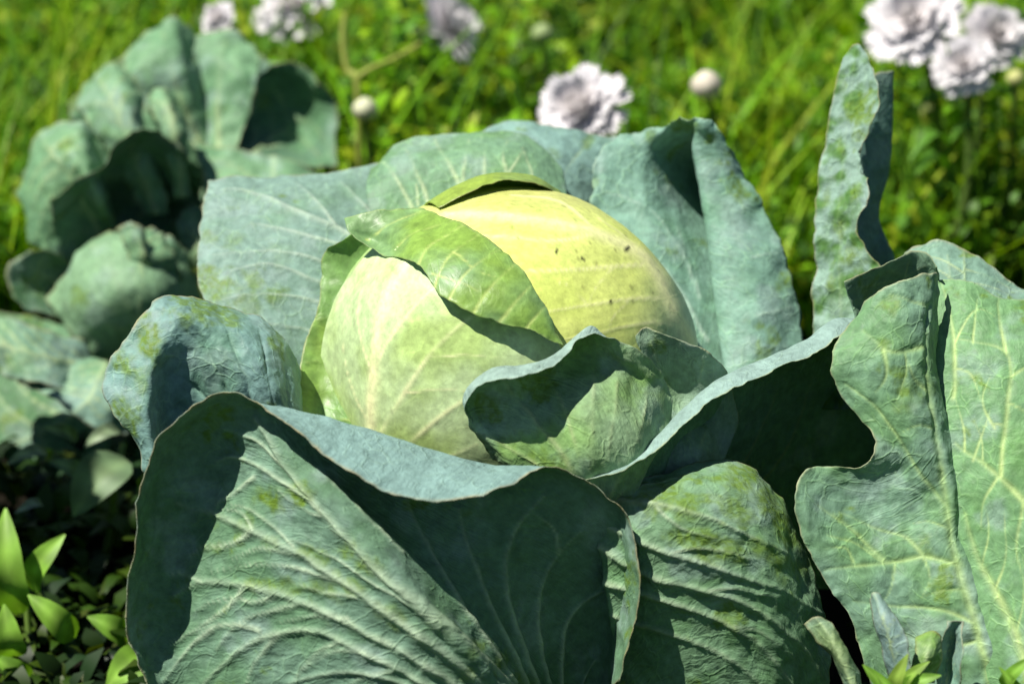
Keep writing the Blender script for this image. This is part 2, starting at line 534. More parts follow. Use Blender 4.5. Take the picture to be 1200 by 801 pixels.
def head_core():
    nu, nv = 260, 150
    th = np.linspace(0, 2 * math.pi, nu, endpoint=False)
    ph = np.linspace(0.004, math.pi - 0.004, nv)
    T, Ph = np.meshgrid(th, ph, indexing='ij')
    # pole along the viewing axis; cm offsets in view space
    w = 1 - 0.045 * np.exp(-((T - math.radians(38)) / 0.5) ** 2)
    U = HU + HA * w * np.sin(Ph) * np.cos(T)
    Vv = HV - np.where(np.sin(T) > 0, HB, 262.0) * w * np.sin(Ph) * np.sin(T)
    Z = HC * np.cos(Ph)
    P = px(U, Vv, Z) * 100
    cen = pxp(HU, HV, 0) * 100
    nrm = P - cen
    nrm /= np.linalg.norm(nrm, axis=-1, keepdims=True)
    veins = [(0.42, 0.18, [(812, 412), (795, 375), (761, 310), (710, 279), (646, 262), (565, 252), (520, 252)]),
             (0.10, 0.05, [(700, 275), (650, 282), (600, 278), (540, 275)]),
             (0.11, 0.05, [(762, 310), (720, 312), (660, 316), (600, 318)]),
             (0.10, 0.05, [(785, 350), (740, 350), (690, 357), (640, 365)]),
             (0.09, 0.04, [(800, 385), (760, 378), (710, 388), (660, 398)]),
             (0.09, 0.04, [(705, 277), (670, 245), (640, 232), (600, 228)]),
             (0.08, 0.03, [(750, 300), (730, 278), (700, 255)]),
             (0.05, 0.02, [(690, 357), (670, 335), (650, 330)]), (0.05, 0.02, [(720, 312), (700, 335), (690, 357)]),
             (0.05, 0.02, [(740, 350), (720, 370), (712, 388)])]
    fr = Z > 0
    vm = np.zeros(U.shape); h = np.zeros(U.shape)
    for (w0, w1, pts) in veins:
        L = spline(pts, 40)
        bd = np.full(U.shape, 99.0); bt = np.zeros(U.shape)
        for k in range(len(L) - 1):
            a, b = L[k], L[k + 1]
            ab = b - a
            t = np.clip(((U - a[0]) * ab[0] + (Vv - a[1]) * ab[1]) / (ab @ ab), 0, 1)
            d = np.hypot(U - a[0] - t * ab[0], Vv - a[1] - t * ab[1]) * 0.0445
            m = d < bd
            bd[m] = d[m]; bt[m] = (k + t[m]) / 39
        wd = w0 + (w1 - w0) * bt
        e = np.exp(-(bd / wd) ** 2) * fr * np.clip(1.1 - 0.4 * bt, 0, 1)
        vm = np.maximum(vm, e * min(1, w0 / 0.2 + 0.35)); h = np.maximum(h, e * w0 * 0.35)
    P = P + nrm * (h + 0.10 * fbm(P * 0.35, 3) + 0.02 * fbm(P * 1.5, 3))[..., None]
    c = HEADY[None, None] * np.ones(U.shape + (1,))
    m1 = smooth(-0.3, 0.4, fbm(P * 0.35 + 4, 3))[..., None]
    c = c * (1 - 0.45 * m1) + np.array([0.50, 0.62, 0.11]) * 0.45 * m1
    # paler under the wrapper leaf; glaucous outer side towards the right flank, straw top
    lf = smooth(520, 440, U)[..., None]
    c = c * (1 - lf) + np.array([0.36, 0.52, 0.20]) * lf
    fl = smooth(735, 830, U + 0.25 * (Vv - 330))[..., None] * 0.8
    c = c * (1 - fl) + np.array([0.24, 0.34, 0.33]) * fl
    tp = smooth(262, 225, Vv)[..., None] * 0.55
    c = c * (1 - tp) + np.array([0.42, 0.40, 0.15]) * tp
    vmm = np.clip(vm, 0, 1)[..., None] * 0.75
    c = c * (1 - vmm) + np.array([0.86, 0.84, 0.45]) * vmm
    sp = smooth(0.74, 0.84, noise3(P * 3.1 + 51))[..., None] * 0.5
    c = c * (1 - sp) + np.array([0.12, 0.12, 0.03]) * sp
    for (u, v, r) in [(683, 303, 2.6), (652, 294, 2), (716, 353, 2.4), (741, 354, 1.8), (733, 293, 3)]:
        g = smooth(1.3, 0.7, np.hypot(U - u, Vv - v) / r)[..., None] * fr[..., None]
        c = c * (1 - g) + np.array([0.02, 0.02, 0.01]) * g
    I = np.arange(nu * nv).reshape(nu, nv)
    J = np.roll(I, -1, axis=0)
    q = np.stack([I[:, :-1], I[:, 1:], J[:, 1:], J[:, :-1]], -1).reshape(-1, 4)
    UVp = np.stack([U * 0.0445, Vv * 0.0445], -1).reshape(-1, 2)
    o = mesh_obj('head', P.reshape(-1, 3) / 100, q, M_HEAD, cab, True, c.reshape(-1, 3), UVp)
    o['label'] = 'pale yellow-green tight cabbage head'
    return o


head_core()


def stalk():
    c = pxp(620, 560, 0)
    top = np.array([0.01, 0.03, 0.13]); bot = np.array([0.0, 0.03, -0.03])
    V = []; F = []
    n = 20
    prof = [(0, .028), (.3, .024), (.6, .026), (.85, .04), (1, .05)]
    for (t, r) in prof:
        p = bot + (top - bot) * t
        for k in range(n):
            a = 2 * math.pi * k / n
            V.append(p + r * (1 + .08 * math.sin(3 * a + 5 * t)) * np.array([math.cos(a), math.sin(a), 0]))
    for i in range(len(prof) - 1):
        for k in range(n):
            F.append((i * n + k, i * n + (k + 1) % n, (i + 1) * n + (k + 1) % n, (i + 1) * n + k))
    col = np.tile(np.array([0.30, 0.36, 0.2]), (len(V), 1))
    mesh_obj('stalk', V, F, M_VEG, cab, True, col)


stalk()

# --- B: pale wrapper leaf on the left of the head
Bp = []
for (v, xl, xr) in [(585, 440, 700), (535, 395, 700), (485, 379, 700), (430, 380, 690), (385, 386, 655), (345, 400, 622), (310, 424, 590), (280, 452, 555)]:
    row = []
    for k in range(7):
        t = k / 6
        u = xl - 5 + (xr - xl + 5) * (1 - (1 - t) ** 1.25)
        lift = 0.75 * (1 - t ** 4) - 1.0 * t ** 10
        z = ez(u, v, 0.0)
        zz = ez(u, v, 0.55)
        row.append((u, v - 0.02 * (u - xl), max(zz, 0.5) - 0.55 + lift if t > 0.01 else max(zz, 0.2) - 0.5))
    Bp.append(row)
leaf('head_leaf', cab, Bp, M_HEAD, bloom=0.0, side=1, base=HEADW, base2=np.array([0.40, 0.55, 0.18]), mixn=0.5, rub=0.0, seed=2,
     vcol=np.array([0.88, 0.88, 0.48]), vstr=1.15, vamp=0.05, quilt=0.03, crinkle=0.025, ruffle=0.0, jag=0.0, spots=0.12, edgeamt=0.0,
     veins=[(0.48, 0.22, [(437, 560), (436, 480), (440, 420), (450, 360), (470, 315), (490, 295)]),
            (0.12, 0.05, [(440, 520), (475, 460), (500, 420), (540, 380), (570, 360)]),
            (0.12, 0.05, [(440, 560), (490, 510), (540, 470), (600, 440), (650, 415)]),
            (0.11, 0.05, [(455, 560), (500, 545), (560, 520)]),
            (0.10, 0.04, [(440, 430), (465, 385), (500, 345), (520, 330)]),
            (0.10, 0.04, [(436, 500), (415, 460), (403, 410), (405, 360)]),
            (0.10, 0.04, [(438, 440), (424, 400), (420, 360), (430, 320)]),
            (0.06, 0.03, [(437, 530), (410, 500), (393, 460)]),
            (0.05, 0.02, [(475, 460), (520, 455), (560, 460)]), (0.05, 0.02, [(500, 420), (545, 415), (590, 420)])],
     label='pale whitish-green wrapper leaf on the head')

# --- C: light green flap folded over the head
fl_up = [(404, 256), (440, 247), (490, 244), (540, 262), (580, 284), (615, 320), (640, 360), (662, 402)]
fl_lo = [(410, 274), (445, 297), (488, 308), (515, 345), (545, 362), (590, 380), (630, 390), (661, 405)]
Cg = []
for (a, b) in zip(fl_up, fl_lo):
    st = []
    for k in range(5):
        t = k / 4
        u = a[0] + (b[0] - a[0]) * t; v = a[1] + (b[1] - a[1]) * t
        z = max(ez(u, v, 0), 2.6) + 1.0 + 0.95 * math.sin(t * math.pi * 0.62) * (0.35 + 0.65 * math.sin(min(1, (a[0] - 395) / 240) * math.pi))
        st.append((u, v, z))
    Cg.append(st)
Cg[0] = [(404, 256, 3.4), (405, 261, 3.8), (406, 266, 4.0), (408, 270, 4.1), (410, 274, 4.2)]
leaf('folded_leaf', cab, Cg, M_FLAP, bloom=0.0, base=np.array([0.185, 0.33, 0.13]), base2=np.array([0.22, 0.37, 0.06]), mixn=0.5, rub=0, seed=3,
     side=-1, vcol=np.array([0.52, 0.62, 0.20]), vamp=0.05, quilt=0.05, crinkle=0.03, ruffle=0.06, rim=('t1', 't0'), edgew=0.05, edgecol=np.array([0.4, 0.48, 0.2]),
     veins=[(0.07, 0.04, [(430, 280), (470, 255), (500, 247)]), (0.07, 0.04, [(466, 288), (490, 270), (530, 258)]),
            (0.08, 0.04, [(490, 308), (505, 285), (545, 265)]), (0.08, 0.04, [(510, 335), (525, 300), (560, 275)]),
            (0.08, 0.04, [(525, 352), (545, 320), (585, 290)]), (0.08, 0.04, [(555, 365), (575, 335), (605, 308)]),
            (0.08, 0.04, [(585, 378), (605, 352), (625, 333)]), (0.07, 0.04, [(615, 386), (630, 368), (640, 358)]),
            (0.05, 0.02, [(505, 320), (540, 330), (560, 340)]), (0.05, 0.02, [(530, 295), (560, 318), (590, 325)])],
     blobs=[], label='light green leaf flap folded over the head')

# --- D: curled lip behind the crown of the head
leaf('curled_leaf', cab, [[(500, 275, 0.5), (497, 246, 0.6), (503, 238, 2.0), (515, 244, 3.3)],
                          [(540, 275, -1), (536, 226, 0.0), (538, 218, 1.6), (543, 230, 3.2)],
                          [(590, 275, -2), (576, 212, -0.6), (578, 206, 0.8), (582, 213, 2.4)],
                          [(640, 275, -2), (622, 213, -1.2), (626, 210, 0.2), (632, 217, 1.5)],
                          [(670, 275, -2), (652, 228, -1.6), (655, 226, -0.8), (658, 232, 0.0)]], M_FLAP, bloom=0.0,
     base=np.array([0.24, 0.36, 0.10]), base2=np.array([0.28, 0.40, 0.06]), mixn=0.6, rub=0.0, seed=4, ruffle=0.05, edgew=0.05, crinkle=0.02)

# --- E: light green inner leaf at the left side of the head
leaf('inner_leaf', cab, [[(470, 262, 2.2), (425, 268, 2.0), (398, 283, 1.4)], [(450, 310, 2), (405, 305, 0.9), (377, 300, 0.4)],
                         [(450, 355, 2), (400, 355, 1.0), (374, 352, 0.9)], [(450, 405, 3), (395, 405, 1.5), (357, 405, 1.7)],
                         [(450, 455, 4), (385, 455, 2.2), (351, 450, 2.6)], [(450, 505, 5), (390, 500, 3.0), (358, 492, 3.6)],
                         [(450, 560, 5), (400, 560, 3), (370, 550, 3.6)]], M_FLAP, bloom=0.0,
     base=np.array([0.17, 0.32, 0.09]), base2=np.array([0.24, 0.38, 0.07]), mixn=0.5, rub=0, seed=5, edgew=0.05,
     veins=[(0.06, 0.03, [(440, 470), (395, 455), (355, 460)]), (0.06, 0.03, [(440, 430), (390, 420), (357, 425)]), (0.06, 0.03, [(440, 390), (400, 370), (372, 375)]),
            (0.06, 0.03, [(440, 500), (390, 490), (360, 495)])], vcol=np.array([0.38, 0.48, 0.16]))

# --- F: leaf standing behind the crown, veins fanning upwards
leaf('back_leaf', cab, [[(455, 310, -4), (434, 248, -5), (429, 218, -6), (434, 199, -8)],
                        [(490, 310, -4), (470, 240, -5), (462, 195, -6.2), (464, 168, -8.6)],
                        [(540, 310, -4), (520, 235, -5), (515, 185, -6.2), (515, 159, -8.8)],
                        [(585, 310, -4), (572, 232, -5), (570, 180, -6.2), (568, 155, -8.8)],
                        [(630, 310, -4), (625, 235, -5), (622, 190, -6.2), (618, 160, -8.6)],
                        [(660, 310, -4), (665, 255, -5), (664, 225, -6), (660, 200, -7.6)]], M_OUT,
     base=np.array([0.155, 0.285, 0.17]), base2=np.array([0.135, 0.26, 0.12]), rub=0.0, seed=6, vcol=np.array([0.50, 0.60, 0.36]), side=1, vamp=0.04, quilt=0.05,
     edgew=0.06, edgecol=np.array([0.35, 0.45, 0.3]),
     veins=[(0.10, 0.04, [(490, 260), (475, 225), (455, 195), (445, 190)]), (0.10, 0.04, [(505, 250), (490, 205), (475, 175)]),
            (0.12, 0.05, [(545, 240), (535, 205), (515, 175), (508, 162)]), (0.10, 0.04, [(542, 228), (545, 195), (550, 165)]),
            (0.10, 0.04, [(570, 230), (568, 195), (565, 162)]), (0.10, 0.04, [(600, 230), (595, 205), (588, 185), (595, 165)]),
            (0.08, 0.04, [(625, 230), (622, 205), (612, 175)]), (0.06, 0.03, [(490, 240), (488, 222), (487, 215)]), (0.06, 0.03, [(595, 205), (605, 190), (612, 178)])])

# --- G: broad waxy leaf spreading to the left
leaf('outer_leaf', cab, [[(480, 180, -11), (420, 196, -10), (370, 202, -9.6), (300, 207, -9), (262, 209, -8.6), (243, 212, -8.4)],
                         [(480, 240, -8.5), (420, 235, -8), (370, 235, -7.2), (300, 238, -7), (255, 240, -6.8), (237, 243, -6.8)],
                         [(480, 300, -6), (420, 290, -5.5), (370, 285, -4.8), (300, 285, -4.6), (252, 288, -4.6), (233, 290, -4.8)],
                         [(480, 360, -4.5), (420, 350, -4), (370, 340, -3.4), (300, 335, -2.8), (255, 335, -3), (234, 335, -3.4)],
                         [(480, 420, -3), (420, 410, -3), (370, 400, -2), (310, 395, -1.2), (275, 385, -1.5), (252, 378, -2)],
                         [(480, 480, -2), (420, 480, -1.5), (370, 480, -0.8), (330, 470, 0), (300, 460, 0), (280, 450, 0)]], M_OUT,
     base=np.array([0.18, 0.29, 0.24]), base2=np.array([0.15, 0.265, 0.175]), rub=0.02, seed=7, rim=('t1', 's0'), side=1, vamp=0.12, quilt=0.12, crinkle=0.06,
     vcol=np.array([0.42, 0.52, 0.42]), edgew=0.06, vstr=0.95,
     veins=[(0.20, 0.07, [(440, 290), (395, 270), (340, 245), (290, 225), (262, 223)]), (0.10, 0.04, [(395, 270), (370, 235), (345, 215)]),
            (0.12, 0.05, [(430, 300), (385, 285), (330, 270), (295, 262)]), (0.12, 0.05, [(420, 320), (370, 305), (330, 295), (250, 300)]),
            (0.12, 0.05, [(410, 340), (370, 330), (320, 310), (270, 318)]), (0.10, 0.04, [(400, 370), (360, 350), (310, 345), (260, 352)]),
            (0.10, 0.04, [(440, 260), (420, 235), (400, 215)]), (0.08, 0.04, [(390, 400), (350, 385), (310, 380)])],
     blobs=[(250, 335, 14, .8, 2, 10), (245, 275, 10, .5, 1, 0), (318, 348, 10, .7, 1.4, 20), (300, 330, 9, .6, 1.5, 30), (290, 355, 10, .5, 1.6, 0), (330, 300, 12, .2), (272, 280, 9, .35)])

# --- H0: bluish leaf behind F and H
leaf('back_leaf', cab, [[(600, 300, -9), (575, 195, -10.5), (560, 155, -12)], [(640, 300, -9), (615, 185, -10), (600, 140, -12.5)],
                        [(675, 300, -9), (660, 195, -9.6), (655, 148, -12.5)], [(715, 300, -10), (705, 205, -11), (715, 160, -13)],
                        [(745, 300, -11), (745, 215, -12.5), (752, 165, -13.5)]], M_OUT,
     base=WAXB, base2=WAX, rub=0.02, seed=8, blobs=[(690, 165, 6, .7), (650, 180, 6, .3)], side=-1, vamp=0.06, crinkle=0.08,
     veins=[(0.1, 0.04, [(660, 290), (640, 220), (600, 160)]), (0.08, 0.04, [(645, 230), (670, 190), (690, 165)])], edgew=0.06)

# --- H: right-hand back leaf with a deep fold
leaf('outer_leaf', cab, [
    [(722, 164, -9), (750, 153, -8.8), (780, 145, -7.6), (804, 140, -6.2), (815, 138, -5.8), (824, 140, -5.8), (834, 148, -6.2)],
    [(696, 192, -8), (740, 186, -8.3), (768, 186, -9.0), (832, 190, -12.6), (812, 176, -7.2), (838, 176, -6.4), (866, 190, -6.8)],
    [(694, 250, -7), (740, 240, -7.2), (772, 236, -8.0), (852, 242, -13.4), (820, 226, -7.0), (852, 224, -6.2), (888, 234, -6.8)],
    [(700, 310, -6), (750, 300, -5.8), (792, 298, -6.2), (858, 306, -9.2), (831, 298, -6), (868, 292, -5), (920, 298, -5.8)],
    [(720, 380, -5), (770, 370, -4.8), (810, 368, -5.0), (866, 376, -5.8), (841, 372, -4.5), (885, 365, -3.8), (940, 374, -4.8)],
    [(740, 450, -4), (790, 450, -4), (828, 450, -4), (872, 450, -4.6), (851, 447, -3), (890, 445, -2.8), (936, 440, -4.2)],
    [(760, 520, -3), (800, 520, -3), (835, 520, -3), (876, 520, -3.6), (860, 520, -2.5), (890, 520, -2.5), (925, 510, -4)]], M_OUT, transpose=True,
    base=np.array([0.18, 0.325, 0.255]), base2=np.array([0.15, 0.30, 0.20]), mixn=0.35, rub=0.02, seed=9, rim=('s1', 't0', 's0'), side=1, vamp=0.06, quilt=0.10, crinkle=0.05, ripple=0.0, ruffle=0.24, jag=0.11,
    vcol=np.array([0.40, 0.55, 0.45]), edgew=0.06, edgecol=np.array([0.3, 0.36, 0.2]), vstr=1.0, edgeamt=0.5,
    blobs=[(762, 158, 9, .8, .5), (790, 147, 8, .8, 1.8), (812, 150, 6, .6), (832, 162, 9, .8, .6, 30), (868, 222, 9, .9, 1.6, 40), (925, 330, 9, .8, 1.5, -20), (697, 215, 6, .6, .5)],
    veins=[(0.12, 0.05, [(855, 440), (850, 380), (842, 300), (838, 240), (830, 190)]),
           (0.10, 0.04, [(848, 395), (875, 375), (905, 365), (930, 360)]), (0.10, 0.04, [(842, 335), (865, 310), (890, 300), (910, 298)]),
           (0.10, 0.04, [(838, 280), (855, 255), (875, 240)]), (0.08, 0.03, [(853, 425), (880, 410), (925, 405)]),
           (0.12, 0.05, [(835, 440), (810, 390), (780, 350), (740, 315), (700, 295)]), (0.10, 0.04, [(828, 400), (790, 330), (750, 290), (705, 265)]),
           (0.10, 0.04, [(820, 350), (795, 290), (760, 245), (710, 225)]), (0.08, 0.03, [(800, 300), (790, 240), (770, 200), (745, 180)])])

# --- I: curled leaf low on the left
leaf('outer_leaf', cab, [
    [(350, 650, 4), (300, 640, 5), (250, 625, 5.6), (222, 615, 6.0), (204, 605, 7.8), (190, 592, 7.0)],
    [(350, 620, 4), (290, 590, 4.8), (240, 560, 5.4), (204, 540, 5.9), (180, 526, 7.9), (152, 514, 7.2)],
    [(350, 600, 4), (288, 560, 4.8), (240, 515, 5.4), (200, 485, 5.8), (172, 470, 7.8), (121, 446, 6.6)],
    [(350, 585, 4), (292, 530, 5.2), (246, 475, 5.8), (208, 435, 6.2), (184, 412, 7.2), (156, 388, 6.2)],
    [(350, 575, 4), (298, 510, 5.8), (262, 445, 6.6), (234, 395, 6.6), (214, 368, 6.6), (194, 347, 5.2)],
    [(350, 570, 4), (315, 500, 6.2), (290, 440, 6.9), (268, 390, 6.4), (256, 368, 5.6), (246, 352, 4.2)],
    [(352, 565, 4), (330, 500, 6.2), (319, 450, 6.8), (312, 410, 6.2), (308, 388, 5.2), (306, 373, 3.6)],
    [(354, 560, 4), (350, 530, 5.2), (349, 495, 5.6), (347, 455, 5.2), (345, 435, 4.4), (342, 418, 3.0)],
    [(357, 560, 3), (358, 545, 3.6), (358, 525, 4.0), (359, 508, 3.8), (359, 495, 3.4), (359, 480, 2.6)]], M_OUT,
    base=np.array([0.165, 0.29, 0.265]), base2=np.array([0.14, 0.275, 0.20]), rub=0.05, seed=10, side=-1, vamp=0.14, quilt=0.16, crinkle=0.10, ruffle=0.22, rim=('t1', 's0', 's1'),
    vstr=0.12, edgecol=np.array([0.34, 0.24, 0.08]),
    blobs=[(172, 395, 12, .9, 1.8, 60), (150, 430, 12, .8, 1.4, 40), (240, 362, 12, .8, 2, 10), (270, 372, 9, .7, 2), (148, 490, 12, .9, 1.5, 50), (165, 440, 12, .5), (185, 420, 8, .6), (220, 375, 8, .5)],
    veins=[(0.16, 0.07, [(330, 570), (285, 500), (250, 430), (225, 360)]), (0.13, 0.05, [(300, 520), (290, 450), (270, 400), (262, 365)]),
           (0.12, 0.05, [(285, 500), (245, 470), (210, 440), (170, 420)]), (0.12, 0.05, [(270, 540), (230, 500), (200, 470), (150, 455)]),
           (0.12, 0.05, [(330, 540), (322, 480), (312, 420), (305, 385)]), (0.1, 0.04, [(340, 540), (340, 490), (335, 430)]),
           (0.1, 0.04, [(250, 540), (215, 520), (185, 510)]), (0.09, 0.04, [(262, 455), (240, 410), (200, 370)])])

# --- J: the big front leaf, underside to the viewer, rim rolled over
Jg = [
    [(655, 905, 11), (560, 893, 13.0), (460, 888, 14), (360, 882, 13.6), (270, 877, 12.6), (212, 871, 12.5), (188, 868, 13.2)],
    [(652, 900, 11), (556, 872, 13.6), (452, 848, 14.4), (345, 822, 13.4), (240, 800, 12.0), (186, 788, 12.1), (166, 782, 13.2)],
    [(650, 895, 11), (555, 855, 14), (448, 815, 14.7), (335, 778, 13.4), (232, 750, 11.8), (175, 738, 12.0), (148, 733, 13.4)],
    [(648, 890, 11), (552, 830, 14.3), (443, 768, 15), (325, 710, 13.4), (225, 672, 11.5), (178, 655, 12.0), (155, 647, 13.8)],
    [(646, 886, 11), (550, 808, 14.6), (442, 725, 15.2), (325, 640, 13.4), (240, 585, 11.3), (190, 568, 12.0), (166, 562, 13.9)],
    [(646, 884, 11), (550, 795, 14.8), (445, 705, 15.4), (340, 605, 13.6), (262, 540, 11.5), (222, 508, 12.0), (200, 497, 14.0)],
    [(645, 882, 11), (552, 784, 15), (455, 688, 15.6), (370, 590, 14.3), (306, 522, 12.6), (282, 480, 12.6), (270, 459, 13.6)],
    [(645, 880, 11), (562, 775, 15.1), (482, 685, 15.6), (412, 605, 14.9), (362, 540, 13.6), (346, 482, 13.0), (348, 505, 15.2)],
    [(648, 880, 9.5), (582, 780, 12.8), (530, 702, 13.4), (485, 625, 13.2), (460, 565, 12.8), (452, 511, 13.0), (448, 575, 16.4)],
    [(655, 880, 8), (612, 780, 10.6), (583, 702, 11.6), (565, 635, 12.2), (558, 585, 12.4), (556, 543, 12.8), (558, 583, 15.8)],
    [(665, 882, 6.8), (647, 782, 8.6), (641, 702, 9.8), (640, 635, 11.0), (640, 590, 11.8), (634, 553, 12.4), (642, 549, 13.4)],
    [(675, 884, 6.4), (682, 792, 7.6), (693, 712, 8.8), (702, 652, 10.0), (710, 615, 11.0), (718, 597, 11.8), (722, 591, 12.4)],
    [(682, 886, 6.4), (696, 802, 7.6), (706, 735, 8.4), (714, 690, 9.2), (724, 662, 10.2), (740, 648, 11.8), (747, 643, 12.4)],
    [(686, 888, 6.6), (702, 822, 7.8), (710, 770, 8.4), (717, 738, 9.0), (726, 718, 10.2), (742, 706, 11.6), (750, 702, 12.2)],
    [(690, 892, 7), (700, 855, 8), (708, 832, 8.6), (714, 818, 9.2), (719, 808, 10.0), (724, 802, 10.8), (728, 798, 11.4)]]
Jv = [(0.30, 0.10, [(640, 860), (590, 800), (510, 725), (440, 665), (380, 600), (335, 545), (300, 490)]),
      (0.26, 0.08, [(630, 850), (540, 775), (460, 720), (380, 665), (300, 622), (245, 600), (205, 590)]),
      (0.22, 0.08, [(610, 850), (520, 790), (440, 745), (360, 705), (290, 685), (235, 682), (205, 695)]),
      (0.18, 0.07, [(590, 850), (500, 800), (430, 765), (370, 735), (310, 745), (270, 770), (240, 801)]),
      (0.15, 0.06, [(570, 850), (500, 812), (440, 790), (390, 785), (340, 800)]),
      (0.12, 0.05, [(380, 600), (330, 560), (280, 535), (255, 540)]), (0.10, 0.04, [(300, 622), (270, 640), (240, 640), (220, 655)]),
      (0.10, 0.04, [(300, 560), (270, 580), (255, 590)]), (0.10, 0.04, [(335, 545), (300, 515), (265, 500)]),
      (0.09, 0.04, [(290, 685), (270, 710), (235, 735), (200, 755)]), (0.09, 0.04, [(250, 735), (220, 760), (190, 800)]),
      (0.09, 0.04, [(360, 705), (320, 715), (280, 730), (255, 760)]), (0.08, 0.03, [(430, 765), (390, 760), (350, 790)]),
      (0.08, 0.03, [(400, 680), (350, 665), (300, 660), (250, 670)]), (0.08, 0.03, [(420, 700), (370, 690), (330, 672)]),
      (0.10, 0.04, [(305, 740), (280, 730), (250, 735), (200, 750)]),
      (0.14, 0.06, [(600, 800), (540, 710), (500, 640), (475, 585)]), (0.14, 0.06, [(615, 800), (575, 715), (550, 650), (538, 595)]),
      (0.14, 0.06, [(630, 810), (600, 730), (590, 670), (600, 620), (635, 580)]), (0.13, 0.05, [(645, 820), (628, 750), (630, 690), (655, 645), (680, 620)]),
      (0.12, 0.05, [(660, 830), (655, 770), (665, 720), (695, 695), (715, 690)]), (0.08, 0.03, [(668, 840), (685, 790), (710, 760)]),
      (0.08, 0.03, [(655, 645), (650, 620), (625, 600)]), (0.08, 0.03, [(470, 650), (420, 600), (380, 560)]), (0.09, 0.04, [(510, 725), (450, 690), (400, 655), (340, 630)]), (0.08, 0.03, [(345, 640), (300, 600), (270, 590)]), (0.08, 0.03, [(360, 655), (310, 640), (275, 655)]), (0.08, 0.03, [(330, 695), (300, 705), (265, 700), (230, 715)]), (0.07, 0.03, [(410, 725), (370, 720), (330, 730)]), (0.07, 0.03, [(330, 740), (300, 775), (290, 801)]), (0.07, 0.03, [(400, 750), (370, 765), (340, 801)]), (0.07, 0.03, [(470, 785), (430, 790), (400, 810)]), (0.07, 0.03, [(385, 605), (360, 600), (330, 575)]), (0.07, 0.03, [(300, 622), (285, 600), (262, 595)]), (0.07, 0.03, [(240, 682), (215, 670), (200, 672)])]
leaf('outer_leaf', cab, Jg, M_UNDER, veins=Jv, step=2.0, win=(0, 1, 0, 0.84), side=1, base=np.array([0.135, 0.235, 0.165]), base2=np.array([0.105, 0.205, 0.115]), mixn=0.45, rub=0.03,
     seed=11, vamp=0.16, quilt=0.17, crinkle=0.06, ruffle=0.12, vcol=np.array([0.42, 0.53, 0.37]), vstr=1.0, edgecol=np.array([0.33, 0.26, 0.12]), edgew=0.14, ripple=0.035,
     rim=('t1', 's0', 's1'), thick=0.11, backcol=np.array([0.19, 0.31, 0.285]),
     blobs=[(322, 588, 11, .9, 1.5, 20), (352, 578, 10, .9, 1.5, 10), (322, 635, 7, .5), (365, 645, 8, .7, 1.5), (378, 655, 8, .6), (405, 645, 9, .7, 1.2), (430, 662, 10, .8, 1.3, 30), (385, 690, 9, .6, 2, 30),
            (415, 690, 9, .6, 1.6), (320, 685, 8, .7, 2.5, 5), (350, 690, 7, .7, 2), (290, 612, 8, .4), (250, 640, 6, .4, 2), (560, 760, 12, .7, .6, 60), (585, 775, 9, .7), (610, 800, 10, .6),
            (460, 720, 9, .6, 2, 30), (260, 800, 5, .4), (740, 745, 7, .8, .6)],
     label='big front outer leaf seen from its underside, rim rolled over')

# --- K: leaf hugging the front of the head
Kg = [
    [(670, 650, 7.0), (640, 605, 9.7), (612, 565, 11.1), (590, 545, 11.1), (576, 540, 10.2)],
    [(674, 650, 7.0), (640, 595, 10.3), (606, 550, 11.4), (576, 518, 11.4), (556, 506, 10.8)],
    [(676, 650, 7.0), (642, 585, 10.7), (608, 535, 11.5), (574, 490, 11.0), (542, 474, 12.0)],
    [(680, 650, 7.0), (650, 575, 11.1), (622, 515, 11.7), (594, 468, 11.1), (572, 446, 13.0)],
    [(685, 650, 7.0), (661, 570, 11.4), (641, 508, 11.8), (624, 456, 11.0), (612, 441, 13.2)],
    [(690, 650, 7.0), (676, 565, 11.6), (663, 500, 11.8), (655, 440, 10.5), (650, 424, 12.3)],
    [(695, 650, 7.0), (692, 560, 11.8), (688, 492, 12.0), (688, 425, 10.2), (690, 388, 11.2)],
    [(700, 650, 7.0), (708, 562, 11.6), (718, 496, 11.8), (724, 435, 10.1), (726, 401, 10.6)],
    [(702, 650, 7.0), (720, 568, 11.3), (736, 508, 11.7), (746, 450, 9.8), (752, 412, 10.4)],
    [(705, 650, 7.0), (730, 575, 10.9), (752, 525, 11.3), (768, 475, 9.8), (779, 446, 9.2)],
    [(710, 650, 7.0), (736, 595, 10.3), (756, 555, 10.6), (774, 520, 9.6), (786, 500, 8.8)]]
Kr = []
for i_, st in enumerate(Kg):
    a_, r_ = st[3], st[4]
    if 2 <= i_ <= 6:
        k_ = [0, 0, .5, 1, 1, .8, .4][i_]
        Kr.append(st[:4] + [(r_[0] + 6 * k_, r_[1] - 13 * k_, 0.55 * a_[2] + 0.45 * r_[2]), (r_[0], r_[1], r_[2] + 0.3)])
    else:
        Kr.append(st[:4] + [(0.4 * a_[0] + 0.6 * r_[0], 0.4 * a_[1] + 0.6 * r_[1], 0.5 * (a_[2] + r_[2])), r_])
